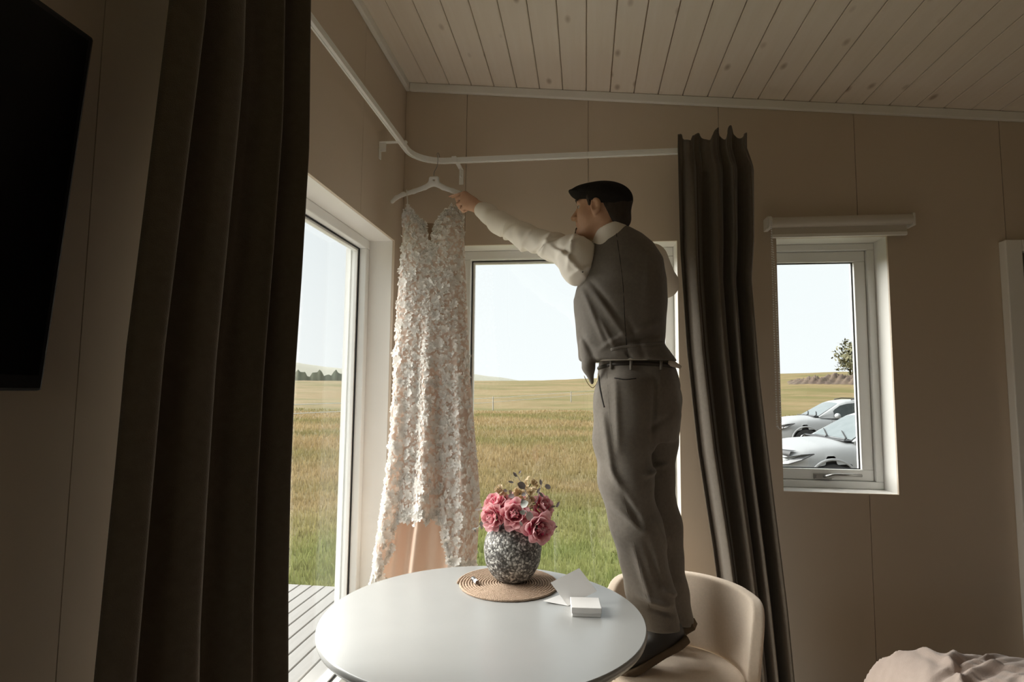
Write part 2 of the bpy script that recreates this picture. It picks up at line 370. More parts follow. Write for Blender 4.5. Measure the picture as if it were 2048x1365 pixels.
# ================================================================== outdoors
def sstep(x, a, b): t = np.clip((x-a)/(b-a), 0, 1); return t*t*(3-2*t)
def ground(x, y):
    r = np.hypot(x, y); az = np.arctan2(x, y)
    crest = np.interp(az, [-.8, -.56, -.15, 0, .35, .7], [2.3, 2.9, 3.6, 4.35, 5.9, 6.2])
    near = -.40+.14*sstep(r, 11, 17)
    rise = np.clip((r-42)/(140-42), 0, 1)
    z = near+(crest-near)*rise**1.25
    z = z-sstep(r, 145, 420)*26
    return z+.03*np.sin(x*.9+y*.37)*sstep(r, 6, 12)+.10*np.sin(x*.21-y*.13)*sstep(r, 12, 40)
def field_material(nm, gain, trans):
    M = bpy.data.materials.new(nm); M.use_nodes = True; t = M.node_tree; b = t.nodes['Principled BSDF']; b.inputs['Roughness'].default_value = .9; b.inputs['Specular IOR Level'].default_value = .05
    ge = t.nodes.new('ShaderNodeNewGeometry')
    def noise(scale, detail=4, stretch=None):
        n = t.nodes.new('ShaderNodeTexNoise'); n.inputs['Scale'].default_value = scale; n.inputs['Detail'].default_value = detail
        if stretch:
            mp_ = t.nodes.new('ShaderNodeMapping'); mp_.inputs['Scale'].default_value = stretch; t.links.new(ge.outputs['Position'], mp_.inputs[0]); t.links.new(mp_.outputs[0], n.inputs[0])
        else: t.links.new(ge.outputs['Position'], n.inputs[0])
        return n.outputs[0]
    def mixc(f, a, b_):
        mx = t.nodes.new('ShaderNodeMix'); mx.data_type = 'RGBA'
        if f is not None: t.links.new(f, mx.inputs[0])
        for k, v in ((6, a), (7, b_)):
            if isinstance(v, tuple): mx.inputs[k].default_value = (*v, 1)
            else: t.links.new(v, mx.inputs[k])
        return mx.outputs[2]
    def ramp(s, a, b_):
        mr = t.nodes.new('ShaderNodeMapRange'); mr.inputs[1].default_value = a; mr.inputs[2].default_value = b_; t.links.new(s, mr.inputs[0]); return mr.outputs[0]
    dry = mixc(ramp(noise(1.4, 6, (.6, 1.6, 1)), .35, .65), (.20, .145, .07), (.25, .195, .105))
    dry = mixc(ramp(noise(.16, 3, (.5, 1.2, 1)), .42, .62), dry, (.15, .135, .055))
    grn = mixc(ramp(noise(2.2, 5), .35, .65), (.13, .15, .05), (.19, .20, .075))
    # mown lawn round the house: distance from the house corner decides the kind of grass
    ln = t.nodes.new('ShaderNodeVectorMath'); ln.operation = 'LENGTH'; t.links.new(ge.outputs['Position'], ln.inputs[0])
    ad = t.nodes.new('ShaderNodeMath'); ad.operation = 'MULTIPLY_ADD'; ad.inputs[1].default_value = 5.5; t.links.new(noise(.5, 3), ad.inputs[0]); t.links.new(ln.outputs['Value'], ad.inputs[2])
    far = ramp(ad.outputs[0], 9.8, 12.5)
    mu = t.nodes.new('ShaderNodeVectorMath'); mu.operation = 'SCALE'; mu.inputs['Scale'].default_value = gain
    t.links.new(mixc(far, grn, dry), mu.inputs[0]); t.links.new(mu.outputs[0], b.inputs['Base Color'])
    if trans:
        o = t.nodes['Material Output']; tr = t.nodes.new('ShaderNodeBsdfTranslucent'); mx = t.nodes.new('ShaderNodeMixShader'); mx.inputs[0].default_value = trans
        t.links.new(mu.outputs[0], tr.inputs[0]); t.links.new(b.outputs[0], mx.inputs[1]); t.links.new(tr.outputs[0], mx.inputs[2]); t.links.new(mx.outputs[0], o.inputs[0])
    return M
MEADOW = field_material('meadow', .73, 0); BLADE = field_material('grass_blades', 1.25, .45)
rr = np.concatenate([np.linspace(3.2, 12, 30), np.geomspace(12.5, 520, 90)]); aa = np.radians(np.linspace(-180, 180, 300))
A, Rr = np.meshgrid(aa, rr, indexing='ij'); gx = Rr*np.sin(A); gy = Rr*np.cos(A)
# keep the ground outside the house footprint by starting beyond the deck and walls
field = link('field', mesh('field', np.stack([gx, gy, ground(gx, gy)-.01], -1).reshape(-1, 3), gridF(len(aa), len(rr)), True), MEADOW)
tag(field, kind='structure')
# grass blades
def blades(n, hmin, hmax, d0, d1, seed, name, label):
    g = np.random.default_rng(seed); a = g.uniform(math.radians(-62), math.radians(48), n); d = d0*(d1/d0)**g.random(n)
    x = d*np.sin(a); y = d*np.cos(a); keep = ~((x < -.9) & (x > -5.2) & (y < 4.36)) & ~((x > -1.3) & (y < 3.3)) & ~((x > 1.7) & (y > 5) & (y < 22) & (x < y*.5+8) & (x > .16*y+.4))
    x = x[keep]; y = y[keep]; d = d[keep]; n = len(x); z = ground(x, y)-.01
    h = g.uniform(hmin, hmax, n)*(1+.5*sstep(d, 10, 14)); w = .0022+.0007*d; th = g.uniform(0, 6.28, n); ln = g.uniform(.05, .55, n)*h; la = g.uniform(0, 6.28, n)
    P = np.stack([x, y, z], 1); s = np.stack([np.cos(th)*w, np.sin(th)*w, 0*w], 1); l = np.stack([np.cos(la)*ln, np.sin(la)*ln, h], 1); mid = l*np.array([.35, .35, .55])
    V = np.stack([P-s, P+s, P+mid+s*.7, P+mid-s*.7, P+l], 1).reshape(-1, 3); b = np.arange(n)[:, None]*5
    F = np.vstack([b+np.array([0, 1, 2]), b+np.array([0, 2, 3]), b+np.array([3, 2, 4])])
    o = link(name, mesh(name, V, F), BLADE); tag(o, label, 'grass', kind='stuff')
blades(170000, .05, .13, 4.3, 46, 3, 'grass', 'green lawn and tall dry meadow grass outside the windows')
# far hills
HILL = mat('far_hill', (.19, .19, .15), .95, (.23, .225, .18), .006)
hp = np.array([(-1.25, 60), (-1.0, 78), (-.72, 82), (-.60, 79), (-.55, 76), (-.50, 64), (-.44, 50), (-.38, 42), (-.3, 47), (-.22, 43), (-.15, 33), (-.09, 17), (0, 5)])
ha = np.linspace(-1.25, 0, 120); hh = np.interp(ha, hp[:, 0], hp[:, 1]); V = []
for a, h in zip(ha, hh):
    for k, s in enumerate(np.linspace(0, 1, 10)):
        d = 950+s*450; V.append((d*math.sin(a), d*math.cos(a), -18+(h*1.0+18)*math.sin(s*math.pi/2)**1.3+1.2*math.sin(a*60+k)))
tag(link('hills', mesh('hills', V, gridF(120, 10), True), HILL), kind='structure')
# dark belt of trees at the foot of the hill
WOOD = mat('far_woodland', (.075, .09, .06), .95, (.12, .13, .09), .05)
k = 150; V = []
for a in np.linspace(-.95, -.40, k):
    for (dz, dd) in ((-14, 0), (19+3*math.sin(a*220)+2*math.sin(a*531)-9*abs(a+.44), 6), (14-9*abs(a+.44), 40)): V.append(((700+dd)*math.sin(a), (700+dd)*math.cos(a), dz))
tag(link('woodland', mesh('woodland', V, gridF(k, 3)), WOOD), 'dark belt of distant woodland at the foot of the hill', 'trees', kind='stuff')
# deck boards
DECKM = mat('weathered_deck_wood', (.205, .20, .192), .75, (.17, .165, .157), 3, .1, 40, stretch=(14, 1, 14))
dk = tag(MB().box((-4.6, -3.5, -.34), (-1.14, 4.24, -.115)).build('deck', mat('deck_frame_timber', (.16, .14, .12), .9)), kind='structure')
b0 = None
for i in range(34):
    x = -1.24-.1*i
    if b0 is None: b0 = o = MB().box((0, -3.52, -.114), (.094, 4.27, -.08)).build('board', DECKM, dk, bevel=.004, seg=1)
    else: o = copy_obj(b0, dk)
    o.location.x = x
# wire fence
FW = mat('fence_wire', (.75, .73, .68), .5); FP = mat('grey_fence_post', (.40, .38, .34), .8)
fp = [(-26, 6.0), (-14.2, 11.5), (-9.6, 24.5), (-7.6, 47.5), (-1.5, 60.5), (4.4, 73), (9.5, 84)]
fence = tag(empty('wire_fence', (fp[3][0], fp[3][1], float(ground(*fp[3])))), 'thin wire fence on grey posts crossing the dry meadow', 'fence')
L0 = np.array(fence.location)
FT = [np.array((x, y, float(ground(x, y)))) for x, y in fp]
for P in FT: MB().tube([P-L0, P-L0+(0, 0, 1.12)], [.05, .045], 8).build('post', FP, fence)
for h in (.66, 1.0):
    for a, b in zip(FT[:-1], FT[1:]): MB().tube([a-L0+(0, 0, h), b-L0+(0, 0, h)], .018, 5).build('wire', FW, fence)
# earth mound and bush on the crest
def mound():
    n, m_ = 130, 16; V = []; a0 = .43; d0 = 99
    for i in range(n):
        for j in range(m_):
            u = i/(n-1); v = j/(m_-1); a = a0-.115+u*.36; d = d0-5+v*14; x, y = d*math.sin(a), d*math.cos(a)
            h = (math.sin(math.pi*v)**.8)*(math.sin(math.pi*min(1, u*1.0))**.35)*(.95+.35*u+.4*math.sin(u*43)*math.sin(v*9+u*15)); V.append((x, y, float(ground(x, y))-.3+1.6*max(h, 0)*(.8+.35*math.sin(i*2.3+j)*math.sin(j*1.9+i*.7))))
    return mesh('earth_mound', V, gridF(n, m_), True)
tag(link('earth_mound', mound(), mat('bare_earth', (.055, .034, .024), .95, (.10, .072, .045), .8, .5, 2)), 'rough bank of bare brown earth along the skyline', 'mound')
def bush(x, y, s):
    g = np.random.default_rng(5); z = float(ground(x, y)); root = tag(empty('bush', (x, y, z)), 'dark leafy bush rising from the earth bank behind parked cars', 'bush')
    mb = MB()
    for i in range(9):
        a = g.uniform(0, 6.28); e = g.uniform(.2, .7); L = s*g.uniform(.6, 1.0); d = np.array([math.cos(a)*e, math.sin(a)*e, 1]); d /= np.linalg.norm(d)
        mb.tube(spline([(0, 0, -.2), d*L*.5+g.normal(size=3)*.15, d*L], 6), np.linspace(.1, .02, 6)*s/4, 5)
    mb.build('branch', mat('bark', (.10, .075, .05), .9), root)
    n = 2600; c = g.normal(size=(n, 3)); c /= np.linalg.norm(c, axis=1)[:, None]; r_ = g.random(n)**.45
    lump = 1+.25*np.sin(c[:, 0]*5+1)*np.sin(c[:, 2]*6)+.2*np.sin(c[:, 1]*7)
    P = c*(r_*lump)[:, None]*np.array([.62, .62, .52])*s+np.array([0, 0, .55*s]); q = g.normal(size=(n, 3)); q /= np.linalg.norm(q, axis=1)[:, None]; w = np.cross(q, c); w /= np.linalg.norm(w, axis=1)[:, None]+1e-9
    k_ = .06*s; V = np.stack([P-q*k_, P+w*k_*.6, P+q*k_, P-w*k_*.6], 1).reshape(-1, 3)
    f = link('foliage', mesh('foliage', V, np.arange(4*n).reshape(-1, 4)), mat('bush_leaf', (.10, .10, .05), .8, (.15, .135, .075), 1.5), root); f['kind'] = 'stuff'
a_ = math.radians(90)-math.atan2(*(aty(1712, 720, 1)[[1, 0]]))
bp_ = aty(1722, 760, 106); bush(float(bp_[0]), float(bp_[1]), 5.8)
# gravel parking
GR = mat('parking_gravel', (.27, .25, .22), .95, (.20, .185, .165), 6, .4, 25)
V = []; n1, n2 = 24, 24
for i in range(n1):
    for j in range(n2):
        y = 5.2+i/(n1-1)*16; x = (.30*y+.1)+j/(n2-1)*9; V.append((x, y, float(ground(x, y))+.012))
tag(link('parking_ground', mesh('parking_ground', V, gridF(n1, n2), True), GR), kind='structure')

# ------------------------------------------------------------------ cars
PAINT = mat('white_car_paint', (.255, .262, .267), .35, (.25, .257, .262), coat=.25)
CGL = mat('dark_car_glass', (.025, .03, .03), .06, (.035, .04, .04), spec=.4)
RUB = mat('black_rubber', (.02, .02, .02), .7); CBLK = mat('black_car_plastic', (.025, .025, .027), .45, bump=.2, bscale=40)
CHR = mat('bright_chrome', (.7, .7, .7), .12, metal=1); LENS = mat('headlight_lens', (.16, .165, .17), .15, (.06, .062, .065), 9, spec=.5)
def car(label, x, y, rz, deflector):
    z = float(ground(x, y))+.012; root = tag(empty('car', (x, y, z), rz=rz), label, 'car', 'parked cars')
    xs = np.linspace(-2.2, 2.22, 90)
    top = lambda t: interp(t, [-2.2, -2.1, -1.9, -.9, .9, 1.0, 1.5, 1.9, 2.1, 2.22], [.80, .98, 1.0, .98, 1.0, 1.0, .96, .88, .80, .62])
    hw = lambda t: interp(t, [-2.2, -2.05, -1.7, -1, 1.3, 1.75, 2.0, 2.15, 2.22], [.66, .82, .89, .905, .905, .87, .78, .66, .52])
    bot = lambda t: interp(t, [-2.2, -1.9, 1.9, 2.22], [.40, .24, .24, .38])
    V = []
    for t in xs:
        T, w, b = top(t), hw(t), bot(t); half = [(0, b), (w*.8, b), (w*.97, b+.10), (w, b+.26), (w*1.0, T-.34), (w*.985, T-.2), (w*.93, T-.1), (w*.84, T-.045), (w*.6, T-.012), (w*.3, T), (0, T+.004)]
        ring = half+[(-p, q) for p, q in half[-2:0:-1]]
        V += [(t, p, q) for p, q in ring]
    k = 20; F = gridF(len(xs), k); cl = np.stack([np.arange(len(xs)-1)*k+k-1, np.arange(1, len(xs))*k+k-1, np.arange(1, len(xs))*k, np.arange(len(xs)-1)*k], 1)
    F = [tuple(f) for f in np.vstack([F, cl])]+[tuple(range(k)), tuple((len(xs)-1)*k+i for i in range(k-1, -1, -1))]
    # cut the wheel wells out of the flanks
    wx = (1.36, -1.32); keep = []
    for f in F:
        c = np.mean([V[i] for i in f], axis=0); inside = any((c[0]-q)**2+(c[2]-.33)**2 < .375**2 and abs(c[1]) > .6 for q in wx) and len(f) == 4
        if not inside: keep.append(f)
    body = link('body', mesh('body', V, keep, True), PAINT, root)
    body.modifiers.new('smooth', 'SUBSURF').levels = 1
    # greenhouse
    gx_ = np.linspace(-2.05, 1.0, 50); V = []
    rf = lambda t: interp(t, [-2.05, -1.75, -1.3, -.6, .0, .25, .45, 1.0], [.97, 1.30, 1.42, 1.47, 1.465, 1.43, 1.36, .985])
    for t in gx_:
        R_ = rf(t); B_ = .95; f_ = (R_-B_)/.52; wb = .86-.1*max(0, t-.3); wr = wb-.24*f_
        h = [(wb, B_), (wb-.10*f_, B_+(R_-B_)*.45), (wr+.03, R_-.05*f_), (wr-.06, R_-.012*f_), (wr*.5, R_+.006), (0, R_+.01)]
        V += [(t, p, q) for p, q in h+[(-p, q) for p, q in h[-2::-1]]]
    gh = link('roof', mesh('roof', V, gridF(50, 11), True), PAINT, root)
    def patch(name, pts, material, par=root, off=.006):
        return link(name, mesh(name, pts, [tuple(range(len(pts)))]), material, par)
    def side(t, v, s):
        R_ = rf(t); B_ = .95; f_ = (R_-B_)/.52; wb = .86-.1*max(0, t-.3); zz = B_+(R_-B_)*v
        w = interp(v, [0, .45, 1-.05*f_/(R_-B_+1e-6)], [wb, wb-.10*f_, wb-.21*f_]); return (t, s*(w+.008), zz)
    for s in (1, -1):
        for (a, b) in ((-.42, .62), (-1.45, -.5)):
            n = 12; V = []
            for t in np.linspace(a, b, n):
                for v in (.10, .45, .84): V.append(side(t, v if t < .45 else min(v, .78), s))
            wdw = link('side_window', mesh('side_window', V, gridF(n, 3), True), CGL, root); wdw['label'] = 'tinted side window'
        MB().add([side(-.455, .08, s), side(-.5, .08, s), side(-.5, .86, s), side(-.455, .86, s)], [(0, 1, 2, 3)]).build('pillar_trim', RUB, root)
        mi = link('mirror', mesh('mirror', *polygonize(lambda p: ell(p, (.60, s*1.0, 1.03), (.075, .11, .075)), (.4, s*1.0-.2, .9), (.8, s*1.0+.2, 1.2), .02, 2), True), PAINT, root)
        MB().box((.58, min(s*.84, s*.95), 1.0), (.64, max(s*.84, s*.95), 1.03)).build('mirror_arm', RUB, mi)
        # headlight, wheel arches and wheels
        V = [(2.06, s*.50, .70), (1.98, s*.70, .72), (1.80, s*.83, .775), (1.62, s*.895, .80), (1.80, s*.865, .70), (1.97, s*.775, .625), (2.06, s*.66, .60), (2.10, s*.52, .615)]
        c = np.mean(V, axis=0)+np.array([.06, s*.05, .0]); V2 = [tuple(np.array(v)+(.05, s*.035, 0)) for v in V]+[tuple(c)]
        link('headlight', mesh('headlight', V2, [(i, (i+1) % 8, 8) for i in range(8)]), LENS, root)
        hb = MB(); 
        for q in range(8): hb.tube([V2[q], V2[(q+1) % 8]], .008, 6)
        hb.build('headlight_trim', CBLK, root)
        for q in wx:
            wl = MB().lathe([(.2, -.1), (.31, -.1), (.325, -.07), (.325, .07), (.31, .1), (.2, .1)], 28).build('wheel', RUB, root, smooth=False); wl.rotation_euler = (math.pi/2, 0, 0); wl.location = (q, s*.80, .325)
            hub = MB()
            for i in range(7):
                a = 6.283*i/7; hub.box((-.02, .03, .07), (.02, .205, .1), np.array([[math.cos(a), -math.sin(a), 0], [math.sin(a), math.cos(a), 0], [0, 0, 1]]), (0, 0, 0))
            hub.lathe([(.195, .06), (.21, .1), (.205, .105), (.19, .07)], 28, cap=False).lathe([(.05, .06), (.05, .108)], 12)
            hb2 = hub.build('rim', CHR, wl)
            if s > 0: hb2.rotation_euler = (math.pi, 0, 0)
            arc = [(q+.385*math.cos(a), s*.905*(1 if q < 0 else .985), .33+.385*math.sin(a)) for a in np.linspace(-.15, math.pi+.15, 24)]
            MB().tube(arc, .022, 6).build('arch_trim', PAINT, root, smooth=True)
            MB().lathe([(.38, -.12), (.38, .05)], 24).build('wheel_well', RUB, root).rotation_euler = (math.pi/2, 0, 0)
            root.children[-1].location = (q, s*.70, .33)
    # windscreen, cowl, wipers
    V = []
    for t in np.linspace(.42, .97, 8):
        for v in np.linspace(-1, 1, 9):
            R_ = rf(t); f_ = (R_-.95)/.52; wb = .86-.1*max(0, t-.3); V.append((t+.012, v*(wb-.24*f_-.075), R_+.012-.03*v*v*f_))
    link('windscreen', mesh('windscreen', V, gridF(8, 9), True), mat('pale_windscreen', (.13, .15, .155), .08, (.11, .13, .135), spec=.6), root)
    MB().box((.93, -.72, .985), (1.12, .72, 1.003)).build('cowl', CBLK, root, bevel=.01)
    for s in (.62, -.05): MB().tube([(1.05, s, 1.005), (.98, s-.12, 1.03), (.86, s-.5, 1.12)], [.014, .012, .008], 6).build('wiper', RUB, root)
    gr = MB().box((2.06, -.5, .42), (2.235, .5, .60)).build('grille', CBLK, root, bevel=.02)
    for i in range(4): MB().box((2.23, -.48, .44+.04*i), (2.245, .48, .455+.04*i)).build('grille_bar', CHR, gr)
    bm_ = MB()
    V = [(interp(abs(v), [0, .5, .62, .72], [2.235, 2.16, 2.03, 1.86]), v, zz) for v in np.linspace(-.74, .74, 25) for zz in (.40, .30, .24)]
    link('bumper_grille', mesh('bumper_grille', [(a+.04, b*1.08, c) for a, b, c in V], gridF(25, 3), True), CBLK, root)
    MB().box((2.24, -.26, .32), (2.262, .26, .42)).build('number_plate', WHITE, root)
    if deflector:
        V = [(interp(abs(v), [0, .5, .7], [2.15, 2.08, 1.93])+dx, v*1.08, zz) for v in np.linspace(-.7, .7, 25) for dx, zz in ((.03, .70), (.055, .765), (.035, .815), (-.06, .835))]
        link('hood_deflector', mesh('hood_deflector', V, gridF(25, 4), True), CBLK, root)
    for s in (1, -1): MB().tube([(.1, s*.60, 1.465), (-.1, s*.60, 1.50), (-1.3, s*.58, 1.48), (-1.5, s*.57, 1.43)], .016, 6).build('roof_rail', CBLK, root, smooth=True)
    MB().tube([(.72, .912, .95), (.70, .915, .55), (.72, .905, .3)], .004, 5).build('door_seam', CBLK, root)
    return root
car('white car with black hood deflector parked nearest the small window', 5.19, 10.75, math.radians(183), True)
car('white estate car with roof rails parked behind the other white car', 7.42, 17.75, math.radians(178), False)

# ================================================================== curtain rail, curtains, blind, television
RZ, RXL, RYB = 2.50, -.815, 2.64
rp = [(RXL, .25), (RXL, 1.2), (RXL, 2.47)]+[(RXL+.15-.15*math.cos(a), 2.49+.15*math.sin(a)) for a in np.linspace(.1, math.pi/2-.05, 9)]+[(-.64, RYB), (.1, RYB), (.70, RYB)]
def sweep(path, prof):
    P = np.array([(x, y) for x, y in path]); T = np.gradient(P, axis=0); T /= np.linalg.norm(T, axis=1)[:, None]; N = np.stack([T[:, 1], -T[:, 0]], 1); k = len(prof)
    V = [(P[i, 0]+N[i, 0]*a, P[i, 1]+N[i, 1]*a, RZ+b) for i in range(len(P)) for a, b in prof]
    F = [(i*k+j, i*k+(j+1) % k, (i+1)*k+(j+1) % k, (i+1)*k+j) for i in range(len(P)-1) for j in range(k)]+[tuple(range(k-1, -1, -1)), tuple((len(P)-1)*k+j for j in range(k))]
    return V, F
rail = tag(empty('curtain_rail', (RXL, RYB, RZ)), 'white bent curtain rail running round the corner below the ceiling', 'rail')
V, F = sweep(rp, [(-.010, -.012), (-.004, -.012), (-.004, -.008), (.004, -.008), (.004, -.012), (.010, -.012), (.010, .004), (.0085, .004), (.0085, .007), (.010, .007), (.010, .012), (-.010, .012)])
rl = MB().add(np.array(V)-np.array(rail.location), F).build('track', RAILM, rail)
def bracket(p, wallp, side):
    p = np.array(p)-np.array(rail.location); w = np.array(wallp)-np.array(rail.location); mb = MB()
    d = (w-p)/np.linalg.norm(w-p); n = np.array([-d[1], d[0], 0]); R = np.stack([d, n, (0, 0, 1)], 1); L = np.linalg.norm(w-p)
    mb.box((-.016, -.011, .0125), (L, .011, .0165), R, p); mb.box((L-.005, -.011, -.062), (L, .011, .0125), R, p); mb.box((-.014, -.012, -.0135), (-.0105, .012, .0125), R, p); mb.box((L-.03, -.003, -.028), (L-.005, .003, .0125), R, p)
    return mb.build('bracket', RAILM, rail, bevel=.001)
bracket((RXL, 2.44, RZ), (XL+.0005, 2.44, RZ), 0); bracket((RXL, 1.0, RZ), (XL+.0005, 1.0, RZ), 0)
bracket((-.625, RYB, RZ), (-.625, YB-.0005, RZ), 0); bracket((.62, RYB, RZ), (.62, YB-.0005, RZ), 0)

def curtain(name, label, fn, nfold, z1, z0, amp, seed, nu=None, nv=90, hdr=0.0, pinch=0.0, sharp=.8):
    g = np.random.default_rng(seed); nu = nu or nfold*26
    ph = np.cumsum(g.uniform(.75, 1.35, nfold+1)); ph = (ph-ph[0])/(ph[-1]-ph[0]); fa = g.uniform(.75, 1.15, nfold+2); hh_ = g.uniform(.2, 1.0, nfold+2); sk = g.uniform(-.35, .35, nfold+2)
    V = []
    for u in np.linspace(0, 1, nu):
        t = np.interp(u, ph, np.arange(nfold+1)); i = int(min(t, nfold-1)); w = t-i; A_ = fa[i]*(1-w)+fa[i+1]*w; H_ = hh_[i]*(1-w)+hh_[i+1]*w
        for v in np.linspace(0, 1, nv)**1.25:
            z = z1+(z0-z1)*v; d_ = z1-z
            s = math.sin(2*math.pi*(t+sk[i]*.12*math.sin(2.2*v+i))+.35*math.sin(2.6*v+1.7*t)); s = math.copysign(abs(s)**sharp, s)
            tape = math.exp(-((d_-.085)/.035)**2)*pinch
            a = amp*A_*(.85+.3*v)*(1-tape)
            a += amp*.35*math.sin(4*math.pi*t+2+i)*math.exp(-d_/.16)*(1 if pinch else 0)
            zz = z+hdr*H_*(.5+.5*math.sin(2*math.pi*t+.8))*math.exp(-(d_/.05)**2)
            V.append(fn(u+.012*math.sin(4*math.pi*t)*(1-v*.4), v, a*s, zz))
    P = np.array(V); base = np.array([P[:, 0].mean(), P[:, 1].mean(), z0])
    o = link(name, mesh(name, P-base, gridF(nu, nv), True), CURT, loc=base); tag(o, label, 'curtain', 'curtains on the bent rail')
    return solid(o, .003)
CLR = [(602, 5), (598, 150), (594, 330), (577, 560), (560, 760), (549, 950), (543, 1150), (541, 1365)]
CLL = [(322, 0), (266, 350), (211, 700), (176, 1000), (146, 1250), (132, 1365)]
def edge_tab(L_, X): P = np.array([atx(a, b, X) for a, b in L_]); o_ = np.argsort(P[:, 2]); return P[o_, 2], P[o_, 1]
TR_, TL_ = edge_tab(CLR, -.755), edge_tab(CLL, -.745)
# left curtain along the left wall (partly in front of the tall left window)
def fnL(u, v, s, z):
    y = float(interp(z, *TL_))*(1-u)+float(interp(z, *TR_))*u
    return (RXL+.012+max(.012+s*.9+.04, .014)+.02*v, y, z)
curtain('curtain', 'tall dark brown curtain hanging beside the television and the left window', fnL, 4, 2.535, .02, .075, 11, nu=160, sharp=.7)
EL = [(300, 1355), (500, 1361), (700, 1375), (900, 1397), (1100, 1428), (1365, 1462), (1480, 1475)]
ER = [(300, 1492), (340, 1506), (480, 1508), (560, 1503), (760, 1519), (1000, 1547), (1200, 1571), (1365, 1586), (1480, 1596)]
def rowz(z, Y=2.62):
    lo_, hi_ = 100, 1700
    for _ in range(40):
        mid_ = (lo_+hi_)/2
        if aty(1450, mid_, Y)[2] > z: lo_ = mid_
        else: hi_ = mid_
    return lo_
def fnR(u, v, s, z):
    r = rowz(z); a = interp(r, [e[0] for e in EL], [e[1] for e in EL]); b = interp(r, [e[0] for e in ER], [e[1] for e in ER])
    p = aty(a+(b-a)*u, r, 2.62); return (p[0], min(2.605+s*min(1, .45+v*4), 2.624+(.0 if v < .04 else min(.05, (v-.04)*.8))), z)
curtain('curtain', 'dark brown curtain with ruffled heading hanging between big and small back windows', fnR, 4, 2.528, .02, .05, 4, nu=170, hdr=.075, pinch=.55)

# roller blind over the small window
BL = mat('pale_blind_cloth', (.72, .67, .60), .7, (.70, .65, .58))
rb = tag(empty('roller_blind', (1.14, YB-.05, 2.185)), 'rolled up pale roller blind with bead chain above small window', 'blind')
def cyl_x(x0, x1, r, n=20, y=0, z=0): return tube([(x0, y, z), (x1, y, z)], r, n)
MB().add(*cyl_x(-.285, .315, .024)).build('fabric_roll', BL, rb, smooth=True, bevel=.002)
MB().box((-.283, .008, -.062), (.30, .012, -.01)).build('fabric_edge', BL, rb)
MB().box((-.283, .001, -.07), (.30, .019, -.054)).build('bottom_bar', WHITE, rb, bevel=.003)
mb = MB(); mb.add(*cyl_x(-.302, -.287, .03)); mb.box((-.306, -.01, -.03), (-.288, .0495, .028)); mb.build('end_bracket', WHITE, rb, bevel=.002)
mb = MB(); mb.box((.318, -.01, -.03), (.33, .0495, .028)); mb.build('end_bracket', WHITE, rb, bevel=.002)
bc = MB(); cp = []
for z in np.arange(0, .94, .011): cp.append((-.296+.0*z, -.031, -z)); cp.append((-.296+.014*min(1, z/.25)+.012*z, -.028+.02*min(1, z/.3), -z))
for a in np.linspace(0, math.pi, 6): cp.append((-.284-.013*math.cos(a)+.008, -.02, -.935-.012*math.sin(a)))
for c in cp:
    r = .0042; bc.add([(c[0]+r*x, c[1]+r*y, c[2]+r*z) for x, y, z in ((1, 0, 0), (-1, 0, 0), (0, 1, 0), (0, -1, 0), (0, 0, 1), (0, 0, -1))], [(0, 2, 4), (2, 1, 4), (1, 3, 4), (3, 0, 4), (2, 0, 5), (1, 2, 5), (3, 1, 5), (0, 3, 5)])
bc.build('bead_chain', mat('white_plastic', (.95, .94, .92), .4), rb, smooth=True)['kind'] = 'stuff'

# television on the left wall
TVB = mat('black_television_casing', (.008, .008, .009), .5); TVS = mat('dark_screen', (.004, .004, .005), .35, spec=.15)
ty1, ty0, tz0, tz1 = .823, -.30, 1.393, 1.983
tv = tag(empty('television', (XL, (ty0+ty1)/2, tz0)), 'black flat television mounted on the left wall', 'television')
tl = math.radians(4.5); Rt = np.array([[math.cos(tl), 0, math.sin(tl)], [0, 1, 0], [-math.sin(tl), 0, math.cos(tl)]]); hy = (ty1-ty0)/2; hz_ = tz1-tz0
MB().box((-.022, -hy, 0), (.022, hy, hz_), Rt, (.045, 0, 0)).build('casing', TVB, tv, bevel=.005)
MB().box((.0225, -hy+.012, .025), (.0235, hy-.012, hz_-.012), Rt, (.045, 0, 0)).build('screen', TVS, tv)
MB().box((.0005, -.15, .2), (.036, .15, .45)).build('wall_mount', TVB, tv)

# ================================================================== table and the things on it
TX, TY, TR, TZ = -.30, 1.745, .472, .74
TBL = mat('white_laminate', (.37, .37, .36), .27, (.36, .36, .35), spec=.5)
tb = tag(empty('round_table', (TX, TY, 0)), 'round white dining table with a thin laminate top', 'table')
MB().lathe([(TR-.012, TZ-.026), (TR-.003, TZ-.022), (TR, TZ-.012), (TR-.001, TZ-.004), (TR-.004, TZ)], 128).build('tabletop', TBL, tb, smooth=False)
tb.children[0].data.polygons.foreach_set('use_smooth', np.array([len(p.vertices) == 4 for p in tb.children[0].data.polygons]))
for i in range(4):
    a = math.radians(162+90*i); c, s = math.cos(a), math.sin(a)
    MB().tube([(.34*c, .34*s, TZ-.027), (.40*c, .40*s, 0.001)], [.024, .017], 14).build('leg', WHITE, tb, smooth=True)
MB().lathe([(.30, TZ-.075), (.30, TZ-.027)], 40).build('apron', WHITE, tb, smooth=False)

# woven jute mat: coiled cord
JUTE = mat('jute_cord', (.60, .44, .33), .9, (.48, .345, .245), 90, .8, 350, spec=.1)
mc = np.array([-.262, 2.013]); MR = .176
pm = tag(empty('placemat', (mc[0], mc[1], TZ)), 'round coiled jute placemat under the flower vase', 'placemat')
turns = 19; pr = MR/turns; th = np.linspace(1.5*6.283, turns*6.283-3, 1500); q = np.stack([pr*th/6.283*np.cos(th), pr*th/6.283*np.sin(th), .0044+.0003*np.sin(th*37)], 1)
MB().tube(q, .0044+.0004*np.sin(np.arange(1500)*2.2), 6).build('coil', JUTE, pm, smooth=True)
MB().lathe([(.014, .0002), (.014, .008)], 16).build('coil_centre', JUTE, pm)

